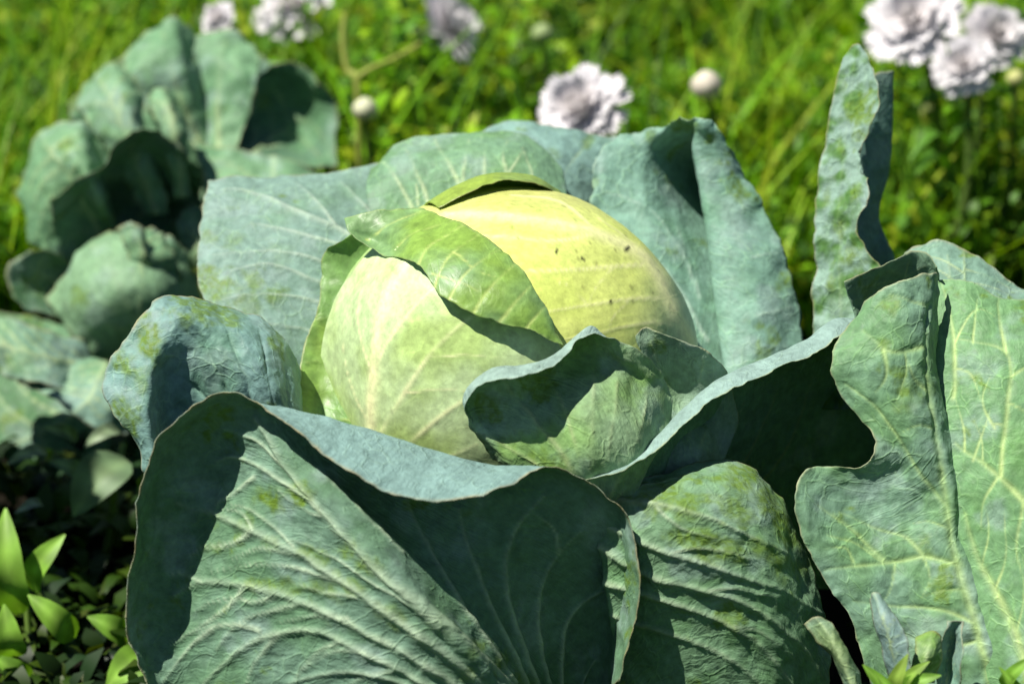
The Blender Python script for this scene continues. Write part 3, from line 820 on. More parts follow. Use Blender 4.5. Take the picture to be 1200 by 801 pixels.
leaf('outer_leaf', cab, Kr, M_UNDER, side=1, base=np.array([0.22, 0.34, 0.19]), base2=np.array([0.17, 0.30, 0.10]), mixn=0.45, rub=0.10, seed=12, vamp=0.08, quilt=0.12, crinkle=0.05, ruffle=0.14,
     vcol=np.array([0.40, 0.46, 0.24]), vstr=0.7, spots=0.12, edgecol=np.array([0.36, 0.44, 0.3]), edgew=0.07, backcol=np.array([0.24, 0.345, 0.30]),
     rim=('t1', 's0', 's1'),
     veins=[(0.16, 0.06, [(695, 600), (670, 545), (640, 510), (600, 460), (590, 445)]), (0.12, 0.05, [(695, 600), (680, 530), (660, 475), (640, 440)]),
            (0.13, 0.06, [(695, 600), (692, 530), (695, 460), (700, 400)]), (0.12, 0.05, [(698, 600), (712, 530), (722, 470), (725, 415)]),
            (0.12, 0.05, [(700, 600), (735, 540), (755, 480), (760, 440)]), (0.10, 0.04, [(690, 600), (640, 550), (590, 520), (560, 505)]),
            (0.10, 0.04, [(700, 600), (745, 560), (775, 505)])],
     blobs=[(640, 545, 14, .6, 2, 20), (600, 525, 10, .4, 2, 20), (670, 560, 10, .6)])

# --- K2: second leaf tucked behind it on the right
leaf('outer_leaf', cab, [
    [(735, 620, 7.0), (735, 545, 7.8), (735, 470, 6.4), (733, 408, 6.6)], [(750, 620, 7.0), (752, 535, 8.4), (753, 450, 6.4), (753, 383, 6.8)],
    [(762, 620, 7.0), (770, 535, 8.4), (772, 455, 5.8), (772, 388, 7.2)], [(770, 620, 7.0), (785, 535, 8.4), (795, 465, 5.4), (798, 400, 7.2)],
    [(780, 620, 7.0), (803, 540, 8.4), (820, 475, 5.6), (834, 415, 7.0)], [(790, 620, 7.0), (818, 550, 8.0), (840, 492, 5.8), (853, 438, 6.0)],
    [(800, 620, 7.0), (828, 575, 7.4), (850, 535, 5.8), (866, 495, 5.0)]], M_UNDER, side=1, base=np.array([0.21, 0.32, 0.22]), base2=np.array([0.18, 0.30, 0.15]), rub=0.08, seed=13, vamp=0.07, ruffle=0.1,
     edgew=0.06, veins=[(0.1, 0.04, [(770, 590), (780, 510), (775, 440), (765, 400)]), (0.1, 0.04, [(780, 590), (805, 510), (820, 450), (825, 420)]), (0.1, 0.04, [(785, 590), (815, 530), (845, 470)])],
     blobs=[(770, 400, 9, .7), (775, 450, 9, .4)])

# --- L: wide leaf whose rim arches over the dark hollow
Lg = [
    [(700, 660, 6.0), (702, 620, 9.5), (698, 590, 10.7), (690, 564, 11.5), (686, 561, 12.1)],
    [(740, 670, 5.0), (746, 615, 8.3), (744, 570, 10.1), (732, 546, 10.9), (737, 549, 12.5)],
    [(775, 690, 2.0), (785, 620, 5.3), (780, 555, 8.3), (768, 517, 10.1), (774, 523, 11.4)],
    [(805, 690, 0.0), (818, 620, 2.6), (814, 540, 5.8), (798, 484, 8.6), (808, 491, 10.3)],
    [(850, 690, -3.0), (868, 610, -0.6), (864, 515, 3.0), (846, 446, 7.0), (853, 458, 9.5)],
    [(900, 690, -4.0), (922, 600, -2.4), (918, 490, 0.8), (898, 424, 5.2), (906, 434, 8.1)],
    [(950, 690, -5.0), (972, 600, -3.6), (972, 470, -0.6), (944, 402, 4.0), (954, 414, 6.7)],
    [(990, 690, -5.0), (1010, 600, -4.0), (1010, 460, -1.2), (982, 378, 3.0), (992, 392, 5.3)],
    [(1040, 690, -4.0), (1050, 600, -3.0), (1050, 460, -1.0), (1030, 385, 2.0), (1040, 395, 3.5)]]
leaf('outer_leaf', cab, Lg, M_UNDER, side=1, base=np.array([0.13, 0.25, 0.15]), base2=np.array([0.11, 0.225, 0.10]), rub=0.0, seed=14, vamp=0.08, quilt=0.1, ruffle=0.06,
     win=(0, 1, 0, 0.8), edgew=0.09, edgecol=np.array([0.36, 0.40, 0.2]), vcol=np.array([0.26, 0.33, 0.16]), rim=('t1',), backcol=np.array([0.225, 0.335, 0.30]),
     veins=[(0.12, 0.04, [(760, 640), (830, 560), (860, 500), (870, 470)]), (0.12, 0.04, [(770, 650), (860, 560), (900, 480), (910, 455)]), (0.1, 0.04, [(750, 640), (800, 570), (815, 530)]),
            (0.12, 0.04, [(780, 660), (900, 560), (940, 480), (950, 440)])],
     label='outer leaf arching its rim over a dark hollow')

# --- N: lit leaf in the gap between the front leaf and the right-hand curl
Ng = [
    [(690, 592, 9.5), (735, 566, 9.8), (785, 553, 9.4), (840, 540, 8.6), (878, 544, 8.2), (912, 585, 8.0), (935, 630, 8.0)],
    [(700, 615, 10.2), (745, 592, 11.1), (795, 578, 11.2), (845, 566, 10.6), (888, 574, 10.0), (924, 615, 9.2), (948, 660, 8.6)],
    [(705, 650, 10.3), (750, 628, 11.5), (800, 615, 12.0), (850, 606, 11.6), (897, 615, 10.8), (934, 655, 9.6), (958, 695, 8.6)],
    [(712, 700, 10.0), (758, 682, 11.1), (808, 672, 11.8), (858, 668, 11.8), (906, 675, 11.1), (944, 705, 9.7), (968, 735, 8.5)],
    [(720, 760, 9.1), (765, 745, 10.1), (815, 738, 10.9), (865, 735, 11.2), (912, 740, 10.8), (948, 755, 9.6), (972, 772, 8.5)],
    [(730, 840, 8.0), (772, 838, 8.8), (818, 838, 9.6), (868, 838, 10.0), (912, 838, 9.9), (946, 830, 9.0), (966, 822, 8.2)]]
leaf('outer_leaf', cab, Ng, M_UNDER, transpose=False, side=1, base=np.array([0.15, 0.265, 0.15]), base2=np.array([0.12, 0.235, 0.11]), rub=0.06, cscale=0.8, seed=15, vamp=0.14, quilt=0.2, crinkle=0.09, ripple=0.03,
     rim=('s0', 't1'), ruffle=0.08, vcol=np.array([0.36, 0.44, 0.3]), vstr=0.75, edgew=0.07,
     veins=[(0.16, 0.06, [(700, 590), (760, 590), (820, 605), (870, 625), (920, 650)]), (0.18, 0.06, [(705, 610), (770, 640), (840, 665), (900, 685), (960, 720)]),
            (0.18, 0.06, [(705, 640), (760, 675), (830, 690), (890, 715), (940, 760), (960, 790)]), (0.15, 0.05, [(710, 680), (790, 705), (860, 730), (910, 775), (930, 810)]),
            (0.13, 0.05, [(720, 720), (800, 745), (860, 770), (900, 810)]), (0.1, 0.04, [(720, 590), (760, 570), (810, 560)]),
            (0.08, 0.03, [(790, 645), (830, 640), (880, 655)]), (0.08, 0.03, [(770, 595), (800, 620), (840, 630)]), (0.08, 0.03, [(830, 690), (870, 690), (910, 700)]),
            (0.08, 0.03, [(860, 730), (890, 740), (930, 770)])],
     blobs=[(760, 580, 16, .8, 2.4, 15), (800, 595, 12, .7, 2, 20), (870, 560, 16, .8, 1.5, 30), (900, 590, 16, .8, 1.6, 50), (860, 600, 14, .7, 2, 20), (920, 625, 14, .7, 1.5, 50), (840, 640, 14, .8, 2.5, 15),
            (900, 650, 14, .7, 2, 30), (940, 665, 10, .6), (790, 570, 10, .6)],
     label='ribbed outer leaf with rubbed green patches beside the dark hollow')

# --- M: curled leaf at the right, midrib along its right edge
Mg = [
    [(1001, 369, 6.9), (1030, 342, 7.9), (1062, 326, 8.1), (1092, 319, 7.5), (1101, 322, 6.5)],
    [(985, 395, 7.7), (1020, 383, 8.5), (1055, 374, 8.9), (1088, 368, 8.3), (1100, 372, 7.1)],
    [(973, 430, 8.1), (1010, 432, 8.9), (1050, 428, 9.3), (1087, 418, 8.9), (1097, 424, 7.9)],
    [(990, 470, 8.3), (1028, 476, 9.1), (1062, 474, 9.5), (1091, 466, 9.1), (1104, 470, 8.3)],
    [(1026, 513, 8.9), (1052, 520, 9.3), (1076, 520, 9.6), (1102, 514, 9.3), (1116, 516, 8.6)],
    [(1012, 544, 9.0), (1046, 552, 8.7), (1080, 555, 9.4), (1112, 553, 9.5), (1123, 556, 8.9)],
    [(978, 546, 8.9), (1022, 578, 8.6), (1072, 590, 8.9), (1113, 592, 9.7), (1126, 596, 9.2)],
    [(945, 549, 9.0), (1002, 602, 8.9), (1066, 628, 9.3), (1113, 630, 9.9), (1132, 632, 9.5)],
    [(931, 585, 9.7), (992, 640, 9.7), (1062, 668, 9.9), (1125, 667, 10.3), (1146, 668, 9.9)],
    [(942, 632, 9.7), (1000, 676, 10.1), (1068, 706, 10.3), (1138, 707, 10.7), (1158, 708, 10.3)],
    [(967, 680, 9.9), (1013, 720, 10.3), (1076, 746, 10.6), (1150, 748, 11.1), (1170, 750, 10.7)],
    [(996, 722, 10.1), (1032, 762, 10.4), (1086, 786, 10.7), (1162, 790, 11.3), (1180, 792, 10.9)],
    [(1020, 800, 10.3), (1052, 832, 10.5), (1098, 842, 10.9), (1176, 842, 11.5), (1194, 842, 11.1)]]
leaf('outer_leaf', cab, Mg, M_OUT, side=-1, base=np.array([0.155, 0.275, 0.185]), base2=np.array([0.135, 0.265, 0.125]), mixn=0.5, rub=0.06, seed=16, vamp=0.09, quilt=0.15, crinkle=0.11, ruffle=0.1,
     transpose=True, rim=('s0', 't0'), vcol=np.array([0.35, 0.49, 0.19]), vstr=0.85, edgecol=np.array([0.40, 0.38, 0.22]), edgew=0.09,
     veins=[(0.22, 0.14, [(1172, 842), (1148, 748), (1124, 667), (1110, 600), (1102, 530), (1090, 460), (1086, 400), (1090, 360)]),
            (0.12, 0.05, [(1110, 590), (1080, 560), (1050, 510), (1025, 475), (990, 450)]), (0.10, 0.04, [(1090, 460), (1070, 440), (1060, 410)]),
            (0.12, 0.05, [(1086, 405), (1060, 412), (1035, 410), (1010, 385)]), (0.1, 0.04, [(1035, 410), (1040, 440), (1025, 460)]),
            (0.14, 0.05, [(1122, 660), (1080, 650), (1030, 660), (985, 665), (965, 668)]), (0.12, 0.05, [(1035, 655), (1000, 620), (960, 590)]),
            (0.10, 0.04, [(1080, 650), (1060, 625), (1030, 620), (985, 600)]), (0.10, 0.04, [(1035, 658), (1010, 640), (970, 625)]),
            (0.1, 0.04, [(1140, 730), (1090, 710), (1050, 710), (1000, 705)]), (0.1, 0.04, [(1145, 750), (1100, 760), (1060, 740)]),
            (0.08, 0.03, [(1090, 360), (1060, 350), (1040, 345)]), (0.06, 0.02, [(1060, 412), (1062, 440), (1050, 470)]), (0.06, 0.02, [(1092, 500), (1070, 500), (1050, 510)]), (0.06, 0.02, [(1115, 620), (1090, 610), (1070, 612)]), (0.06, 0.02, [(1000, 660), (990, 640), (965, 640)]), (0.06, 0.02, [(1080, 650), (1090, 675), (1080, 700)]), (0.06, 0.02, [(1050, 658), (1045, 690), (1030, 710)]), (0.06, 0.02, [(1130, 690), (1105, 690), (1080, 700)])],
     blobs=[(1042, 358, 8, .6), (1070, 460, 18, .4, 1, 0), (1085, 640, 12, .5, .6), (1060, 470, 10, .3), (1035, 403, 7, .6)],
     label='tall curled outer leaf with pale midrib along its edge')
leaf('outer_leaf', cab, [
    [(1010, 420, 5.2), (1000, 365, 5.0), (988, 330, 5.6)], [(1035, 400, 4.0), (1028, 350, 3.6), (1030, 311, 4.6)],
    [(1065, 390, 3.8), (1060, 335, 3.4), (1068, 295, 4.8)], [(1085, 390, 4.4), (1084, 335, 4.2), (1086, 297, 5.6)], [(1100, 390, 5.0), (1101, 340, 5.2), (1099, 312, 6.2)]], M_OUT,
    base=np.array([0.16, 0.27, 0.18]), base2=np.array([0.14, 0.26, 0.14]), seed=17, rub=0.04, autov=(0.08, 4), ruffle=0.05, edgew=0.07,
    veins=[(0.1, 0.04, [(1080, 380), (1070, 330), (1040, 315)])])

# --- O: broad flat leaf at the far right, and the fold behind it
leaf('outer_leaf', cab, [
    [(1070, 345, 5.1), (1100, 327, 5.5), (1135, 328, 5.9), (1172, 347, 6.1), (1222, 352, 6.1)],
    [(1074, 420, 6.9), (1110, 420, 7.5), (1145, 422, 8.1), (1180, 425, 8.5), (1264, 430, 8.9)],
    [(1086, 540, 8.3), (1122, 543, 9.1), (1152, 547, 9.7), (1190, 552, 10.3), (1292, 560, 10.9)],
    [(1105, 660, 9.3), (1142, 663, 10.2), (1170, 667, 10.8), (1205, 672, 11.4), (1290, 680, 12.1)],
    [(1130, 780, 10.3), (1165, 783, 11.3), (1188, 787, 11.9), (1214, 792, 12.5), (1272, 800, 13.1)],
    [(1140, 890, 10.5), (1175, 890, 11.7), (1196, 890, 12.3), (1218, 890, 12.9), (1232, 890, 13.5)]], M_OUT, transpose=True,
    base=np.array([0.145, 0.290, 0.130]), base2=np.array([0.13, 0.275, 0.095]), rub=0.02, seed=18, side=-1, vamp=0.06, quilt=0.10, crinkle=0.05, rim=('t0', 's1'), vcol=np.array([0.42, 0.55, 0.22]), vstr=0.95,
    edgew=0.07, edgecol=np.array([0.34, 0.42, 0.28]),
    veins=[(0.24, 0.10, [(1215, 820), (1190, 740), (1160, 680), (1140, 640), (1130, 600)]), (0.16, 0.07, [(1215, 610), (1185, 570), (1150, 542), (1118, 520)]),
           (0.11, 0.05, [(1172, 558), (1177, 500), (1186, 440), (1180, 412), (1160, 402), (1120, 396)]), (0.11, 0.05, [(1117, 465), (1119, 400), (1110, 355), (1103, 330)]),
           (0.09, 0.04, [(1180, 412), (1172, 380), (1170, 350)]), (0.08, 0.03, [(1186, 440), (1200, 430), (1215, 420)]), (0.08, 0.03, [(1172, 555), (1150, 590), (1150, 620)]),
           (0.07, 0.03, [(1165, 500), (1150, 470), (1160, 440)]), (0.07, 0.03, [(1140, 540), (1160, 480)]), (0.08, 0.03, [(1200, 590), (1190, 640), (1200, 680)]), (0.06, 0.03, [(1140, 400), (1145, 350)]),
           (0.07, 0.03, [(1165, 690), (1180, 650), (1175, 600)]), (0.06, 0.02, [(1119, 430), (1140, 440), (1150, 470)]), (0.06, 0.02, [(1119, 400), (1135, 370), (1150, 360), (1168, 372)]), (0.06, 0.02, [(1130, 528), (1128, 490), (1117, 460)]), (0.06, 0.02, [(1177, 500), (1160, 495), (1145, 505)]), (0.06, 0.02, [(1190, 740), (1200, 700), (1198, 650)]), (0.06, 0.02, [(1150, 660), (1160, 620), (1150, 590)]), (0.05, 0.02, [(1150, 542), (1150, 515), (1140, 490)]), (0.06, 0.02, [(1182, 470), (1200, 480), (1215, 500)])])
leaf('outer_leaf', cab, [
    [(1050, 420, 2), (1050, 340, 2), (1060, 297, 1.2)], [(1085, 420, 2.4), (1082, 330, 2.3), (1086, 283, 1.3)], [(1120, 420, 2.8), (1115, 330, 2.7), (1112, 284, 1.4)],
    [(1150, 420, 3.2), (1148, 340, 3.1), (1150, 302, 1.8)], [(1185, 430, 3.6), (1182, 365, 3.5), (1180, 330, 2.2)], [(1220, 430, 4), (1220, 380, 3.8), (1222, 345, 2.4)]], M_OUT,
    base=np.array([0.165, 0.285, 0.215]), base2=np.array([0.15, 0.275, 0.165]), rub=0.05, seed=19, autov=(0.09, 5), ruffle=0.15, veins=[(0.1, 0.04, [(1120, 400), (1115, 340), (1110, 300)])])

# --- P / Q: upright folded leaf on the right
leaf('upright_leaf', cab, [
    [(953, 480, -1), (952, 410, -1.5), (953, 340, -2), (955, 280, -2.4), (958, 220, -3), (966, 165, -3.5), (977, 110, -4), (990, 66, -4.4)],
    [(985, 480, 0), (983, 410, -.6), (983, 340, -1.2), (983, 280, -1.7), (984, 220, -2.3), (990, 165, -2.9), (998, 108, -3.6), (1001, 52, -4.3)],
    [(1010, 480, .6), (1008, 410, 0), (1008, 335, -.6), (1000, 275, -1.2), (1002, 215, -1.8), (1006, 162, -2.5), (1014, 110, -3.2), (1007, 52, -4.2)],
    [(1035, 480, 1.2), (1036, 405, .8), (1037, 328, .3), (1007, 272, -.9), (1021, 228, -.8), (1007, 184, -2.2), (1031, 116, -2.2), (1015, 60, -4.0)]], M_UNDER,
    base=np.array([0.20, 0.31, 0.25]), base2=np.array([0.075, 0.17, 0.045]), mixn=0.5, cscale=1.1, rub=0.25, seed=20, side=1, vamp=0.06, crinkle=0.17, ripple=0.0, ruffle=0.16, rim=('t1', 's0', 's1'), edgew=0.06,
    blobs=[(1000, 300, 14, .8, 1, 0), (985, 270, 10, .7, .6), (1000, 130, 10, .6, .7), (985, 170, 9, .6, .6), (1005, 225, 8, .7, .6), (975, 330, 8, .7, .6), (990, 100, 6, .5, .6), (970, 230, 8, .6, .6)],
    vstr=0.2, veins=[(0.1, 0.04, [(990, 470), (985, 350), (985, 250), (992, 160), (1002, 80)])], label='tall upright leaf with wavy edge')
leaf('upright_leaf', cab, [
    [(1008, 400, -4), (1006, 320, -4.5), (1006, 260, -5), (1006, 205, -5.4), (1008, 150, -5.8), (1012, 100, -6.2)],
    [(1030, 400, -5), (1026, 320, -5.2), (1018, 260, -5.6), (1022, 205, -6.0), (1028, 150, -6.3), (1028, 86, -6.6)],
    [(1056, 400, -6), (1052, 315, -6), (1030, 255, -6.4), (1041, 205, -7), (1046, 150, -7.2), (1047, 84, -7.2)]], M_OUT,
    base=np.array([0.13, 0.24, 0.20]), base2=np.array([0.11, 0.21, 0.14]), rub=0.0, seed=21, ruffle=0.06)

# ================================================================== SECOND CABBAGE, behind on the left
ZL = -33.0
c2 = pxp(200, 330, ZL)
cab2 = thing('cabbage', (c2[0], c2[1], 0.0), 'smaller dark green cabbage with crumpled upright leaves growing beside the meadow', 'cabbage')


def leaf2(rows, seed, base=MIDG, base2=WAX, lum=1.0, veins=(), **kw):
    g = [[(u, v, z + ZL) for (u, v, z) in st] for st in rows]
    kw.setdefault('ruffle', 0.35)
    if not veins:
        kw.setdefault('autov', (0.16, 5))
    return leaf('outer_leaf', cab2, g, M_OUT, veins=veins, step=4.0, seed=seed + 40, base=base, base2=base2, lum=lum, crinkle=0.12, jag=0.12, rub=0.03, rim=('t1', 's0', 's1'), **kw)


G2 = np.array([0.115, 0.245, 0.125]); G3 = np.array([0.15, 0.29, 0.155])
# broad leaves behind and below
leaf2([[(200, 300, -6), (130, 230, -7), (90, 170, -7), (80, 120, -8)], [(215, 300, -6), (180, 200, -8), (160, 120, -9), (150, 62, -10)], [(240, 300, -6), (240, 190, -8), (245, 110, -9), (250, 55, -10)],
       [(260, 300, -6), (300, 200, -8), (325, 130, -9), (345, 85, -10)], [(270, 300, -6), (330, 240, -7), (370, 190, -8), (394, 150, -9)]], 21, G2, np.array([0.09, 0.2, 0.10]), autov=(.2, 5))
leaf2([[(130, 380, 0), (80, 380, -1), (30, 370, -1), (-20, 360, -1)], [(140, 430, 2), (80, 450, 3), (10, 470, 4), (-40, 480, 4)], [(180, 450, 3), (140, 500, 5), (90, 540, 6), (40, 560, 6)], [(240, 440, 3), (230, 500, 4), (200, 550, 5), (170, 580, 5)]], 22, np.array([0.08, 0.18, 0.08]), G2)  # added filler leaf, its dark green stands in for shade
# top leaf
leaf2([[(215, 200, -4), (180, 140, -3), (150, 100, -2.6), (140, 72, -4)], [(235, 200, -4), (205, 120, -3), (185, 70, -3), (170, 36, -5)],
       [(255, 200, -4), (225, 120, -3), (212, 65, -3.4), (200, 24, -5.4)], [(275, 200, -4), (240, 130, -4.5), (230, 80, -5), (226, 40, -6.4)]], 1, G3, G2,
      veins=[(.2, .08, [(245, 190), (210, 110), (190, 40)])])
leaf2([[(240, 210, -2), (232, 150, -4), (226, 90, -5.4), (224, 42, -6)], [(255, 210, -2), (252, 140, -3.6), (252, 80, -4.6), (252, 34, -6)],
       [(265, 210, -2), (272, 140, -3), (280, 85, -4), (284, 40, -6)], [(270, 210, -2), (285, 150, -2.6), (298, 110, -3.6), (306, 72, -5)]], 2, G2, G3,
      veins=[(.2, .08, [(258, 200), (255, 130), (262, 50)])])
# right leaf, shade put into its darker colour
leaf2([[(230, 240, 0), (255, 170, -3), (285, 120, -5.5), (305, 82, -6)], [(240, 240, 0), (280, 170, -3.6), (315, 120, -7), (340, 72, -5)],
       [(250, 240, 1), (300, 180, -3.4), (350, 140, -7.4), (380, 98, -5)], [(255, 245, 1), (310, 195, -2), (360, 170, -6.2), (392, 135, -5)],
       [(258, 250, 1.4), (310, 210, .6), (360, 200, -2), (396, 198, -3)]], 3, G2, np.array([0.10, 0.20, 0.12]), lum=0.9)
leaf2([[(240, 270, 2), (240, 215, 1), (225, 165, -1)], [(270, 275, 2), (290, 225, 1.4), (290, 178, -1)], [(300, 275, 2), (340, 235, 1.4), (350, 192, -1)], [(310, 275, 2), (370, 245, 1), (395, 205, -1)]], 4, G3, G2)
# left middle leaf
leaf2([[(170, 250, 1), (130, 190, 1), (110, 150, 0), (88, 118, -2)], [(180, 250, 1), (145, 175, 2), (122, 125, 1), (100, 95, -2)], [(190, 250, 1), (165, 170, 2.4), (145, 115, 1.6), (130, 77, -1)],
       [(200, 250, 1), (180, 180, 1.6), (168, 130, .6), (157, 92, -1)]], 5, G3, np.array([0.17, 0.31, 0.17]))
leaf2([[(205, 230, 2), (195, 180, 3), (180, 130, 2.4), (172, 116, 1)], [(215, 230, 2), (210, 170, 3.4), (198, 128, 3), (190, 112, 1.4)], [(225, 230, 2), (222, 180, 2.6), (218, 155, 2), (214, 143, 1)]], 6, G3, G2)
# far left leaf
leaf2([[(100, 320, 1), (60, 300, 3), (38, 290, 3), (36, 275, 2)], [(110, 300, 1), (70, 250, 3.4), (40, 225, 3), (22, 212, 1)], [(120, 280, 1), (85, 210, 3.6), (60, 175, 3), (50, 156, 1)],
       [(130, 270, 1), (108, 215, 4.6), (98, 175, 3.6), (96, 143, 2)], [(135, 270, 1), (125, 230, 2), (118, 200, 1.6), (114, 180, 1)]], 7, G3, G2)
# centre leaf, rolled over, colour darkened for the shade inside it
leaf2([[(110, 340, 3), (80, 310, 1), (60, 270, 3), (58, 232, 5)], [(140, 340, 3), (120, 280, -1), (105, 230, 2), (112, 200, 5.4)], [(170, 340, 3), (165, 260, -1.4), (155, 190, 1.6), (160, 148, 5)],
       [(200, 340, 3), (205, 270, -1.6), (205, 215, .6), (206, 172, 4)], [(215, 340, 2), (225, 290, -2), (234, 240, -1), (238, 198, 2.4)]], 8, G2, np.array([0.10, 0.20, 0.12]), lum=0.85)
leaf2([[(225, 340, 0), (215, 300, 1), (205, 262, 1)], [(240, 340, 0), (232, 290, 1.4), (226, 240, 1)], [(250, 340, 0), (244, 290, 1.2), (242, 250, .6)]], 15, G3, G2)
# head leaf, the light on it put into a paler green
leaf2([[(130, 440, 5), (95, 400, 5.6), (66, 372, 4.6), (60, 350, 3)], [(145, 430, 5), (110, 370, 7.4), (88, 330, 6.4), (78, 310, 4)], [(165, 425, 5), (145, 350, 8.4), (130, 300, 7), (122, 272, 4)],
       [(190, 420, 5), (185, 350, 8), (180, 300, 6.6), (178, 268, 4)], [(215, 415, 5), (215, 360, 6), (212, 320, 5), (208, 290, 3)], [(235, 410, 4), (240, 370, 3), (238, 345, 2.4), (236, 325, 2)]], 9,
      np.array([0.19, 0.33, 0.19]), G3, veins=[(.3, .1, [(180, 420), (150, 350), (110, 290)]), (.14, .05, [(170, 400), (115, 370), (75, 355)]), (.14, .05, [(165, 370), (165, 320), (160, 280)])])
leaf2([[(160, 330, 6.6), (150, 300, 7.4), (142, 268, 7)], [(175, 330, 6.6), (165, 296, 8), (158, 262, 7.6)], [(188, 335, 6), (180, 305, 7.4), (174, 280, 7)], [(215, 345, 4), (205, 310, 6), (190, 272, 6)]], 10, G3, WAX)
# left leaf, colour scaled down as shade
leaf2([[(80, 380, 3), (50, 370, 4), (26, 364, 5)], [(85, 350, 3), (45, 335, 3), (12, 318, 5)], [(90, 330, 3), (60, 312, 3), (40, 295, 4.4)], [(100, 320, 3), (85, 308, 3), (72, 300, 4)]], 11, G2, G2, lum=.8)
# lower-left flat leaves
leaf2([[(100, 400, 6), (50, 385, 8), (0, 370, 8), (-40, 372, 8)], [(110, 430, 7), (55, 420, 9.4), (0, 405, 9.6), (-45, 400, 9)], [(120, 460, 8), (60, 455, 10.4), (0, 440, 10), (-40, 430, 10)]], 12, np.array([0.18, 0.30, 0.24]), G3)
leaf2([[(70, 425, 8), (45, 440, 9), (20, 450, 10)], [(110, 420, 8), (90, 455, 10), (66, 470, 11)], [(140, 430, 8), (130, 470, 10.6), (110, 502, 11)], [(180, 440, 7), (170, 480, 9), (150, 508, 10)]], 13, np.array([0.18, 0.31, 0.24]), G3)
leaf2([[(150, 420, 5), (170, 440, 6), (190, 470, 6)], [(200, 400, 4), (220, 420, 5), (240, 440, 5)]], 14, G3, G2)


def stalk2():
    n = 12; V = []; F = []
    for i, (z, r) in enumerate([(-.02, .02), (.06, .018), (.12, .03)]):
        for k in range(n):
            a = 2 * math.pi * k / n
            V.append((c2[0] + r * math.cos(a), c2[1] + r * math.sin(a), z))
        if i:
            for k in range(n):
                F.append(((i - 1) * n + k, (i - 1) * n + (k + 1) % n, i * n + (k + 1) % n, i * n + k))
    mesh_obj('stalk', V, F, M_VEG, cab2, True, np.tile([0.3, 0.36, 0.2], (len(V), 1)))


stalk2()

# ================================================================== MEADOW
YG = np.array([[0.15, 0.34, 0.006], [0.25, 0.42, 0.007], [0.085, 0.22, 0.008], [0.04, 0.11, 0.010], [0.27, 0.35, 0.014], [0.10, 0.25, 0.025]])


def blades(n, kind, region, hmax, seed, lscale=1.0, keepf=None):
    """n small curved leaf strips, built as arrays"""
    r = np.random.default_rng(seed)
    x0, x1, y0, y1 = region
    m = n * 6
    X = r.uniform(x0, x1, m); Y = r.uniform(y0, y1, m)
    dens = fbm(np.stack([X, Y, 0 * X + seed], -1) * 4.5, 3)
    keep = dens > r.uniform(-0.45, 0.30, m)
    keep &= (np.hypot(X - 0.05, Y) > (0.34 if hmax > 0.065 else 0.15)) & (np.hypot(X - c2[0], Y - c2[1]) > (0.19 if hmax > 0.065 else 0.06))
    if keepf is not None:
        keep &= keepf(X, Y)
    X, Y = X[keep][:n], Y[keep][:n]
    n = len(X)
    az = r.uniform(0, 2 * math.pi, n)
    if kind == 'grass':
        L = r.uniform(0.35, 1.0, n) * hmax; w = r.uniform(0.0015, 0.004, n) * lscale; segs = 4; z0 = np.zeros(n); lean = r.uniform(0.15, 1.0, n)
    else:
        L = r.uniform(0.012, 0.034, n) * lscale; w = L * r.uniform(0.2, 0.36, n); segs = 3
        bump = 0.55 + 0.75 * smooth(-.3, .4, fbm(np.stack([X, Y, 0 * X], -1) * 6 + 9, 2))
        z0 = hmax * bump * r.random(n) ** 0.7; lean = r.uniform(0.5, 1.6, n)
    d = np.stack([np.cos(az), np.sin(az), 0 * az], -1); sd = np.stack([-d[:, 1], d[:, 0], 0 * az], -1)
    pn = fbm(np.stack([X, Y, 0 * X], -1) * 2.2 + 4, 2)
    ci = r.choice(len(YG), n, p=[.27, .24, .2, .1, .11, .08])
    c = YG[ci] * (r.uniform(0.75, 1.25, n) * (1 + 0.5 * pn))[:, None]
    V = np.zeros((n, (segs + 1) * 2, 3)); B = np.stack([X, Y, z0], -1)
    for k in range(segs + 1):
        t = k / segs
        a = lean * t
        p = B + d * (L * np.sin(a) * t)[:, None]
        p[:, 2] += L * np.cos(a) * t
        ww = (w * (math.sin(math.pi * (0.12 + 0.86 * t)) if kind != 'grass' else (1 - t * 0.9)))[:, None]
        V[:, 2 * k] = p - sd * ww; V[:, 2 * k + 1] = p + sd * ww
    f = np.array([(2 * k, 2 * k + 1, 2 * k + 3, 2 * k + 2) for k in range(segs)])
    F = (np.arange(n)[:, None, None] * (segs + 1) * 2 + f[None]).reshape(-1, 4)
    return V.reshape(-1, 3), F, np.repeat(c, (segs + 1) * 2, axis=0)


def stuff(nm, lab, cat, parts):
    Vs, Fs, Cs = [], [], []
    k = 0
    for (V, F, C) in parts:
        Vs.append(V); Fs.append(F + k); Cs.append(C); k += len(V)
    o = mesh_obj(nm, np.concatenate(Vs), np.concatenate(Fs), M_VEG, None, True, np.concatenate(Cs))
    o['kind'] = 'stuff'; o['label'] = lab; o['category'] = cat


# behind the plants the meadow runs back; it goes on all around the bed, lower where the lens looks over it; tall growth out of view added to block sun and sky
def front_ok(X, Y):
    return (Y < -0.30) & (np.hypot(X - CAM[0], Y - CAM[1]) > 0.30)


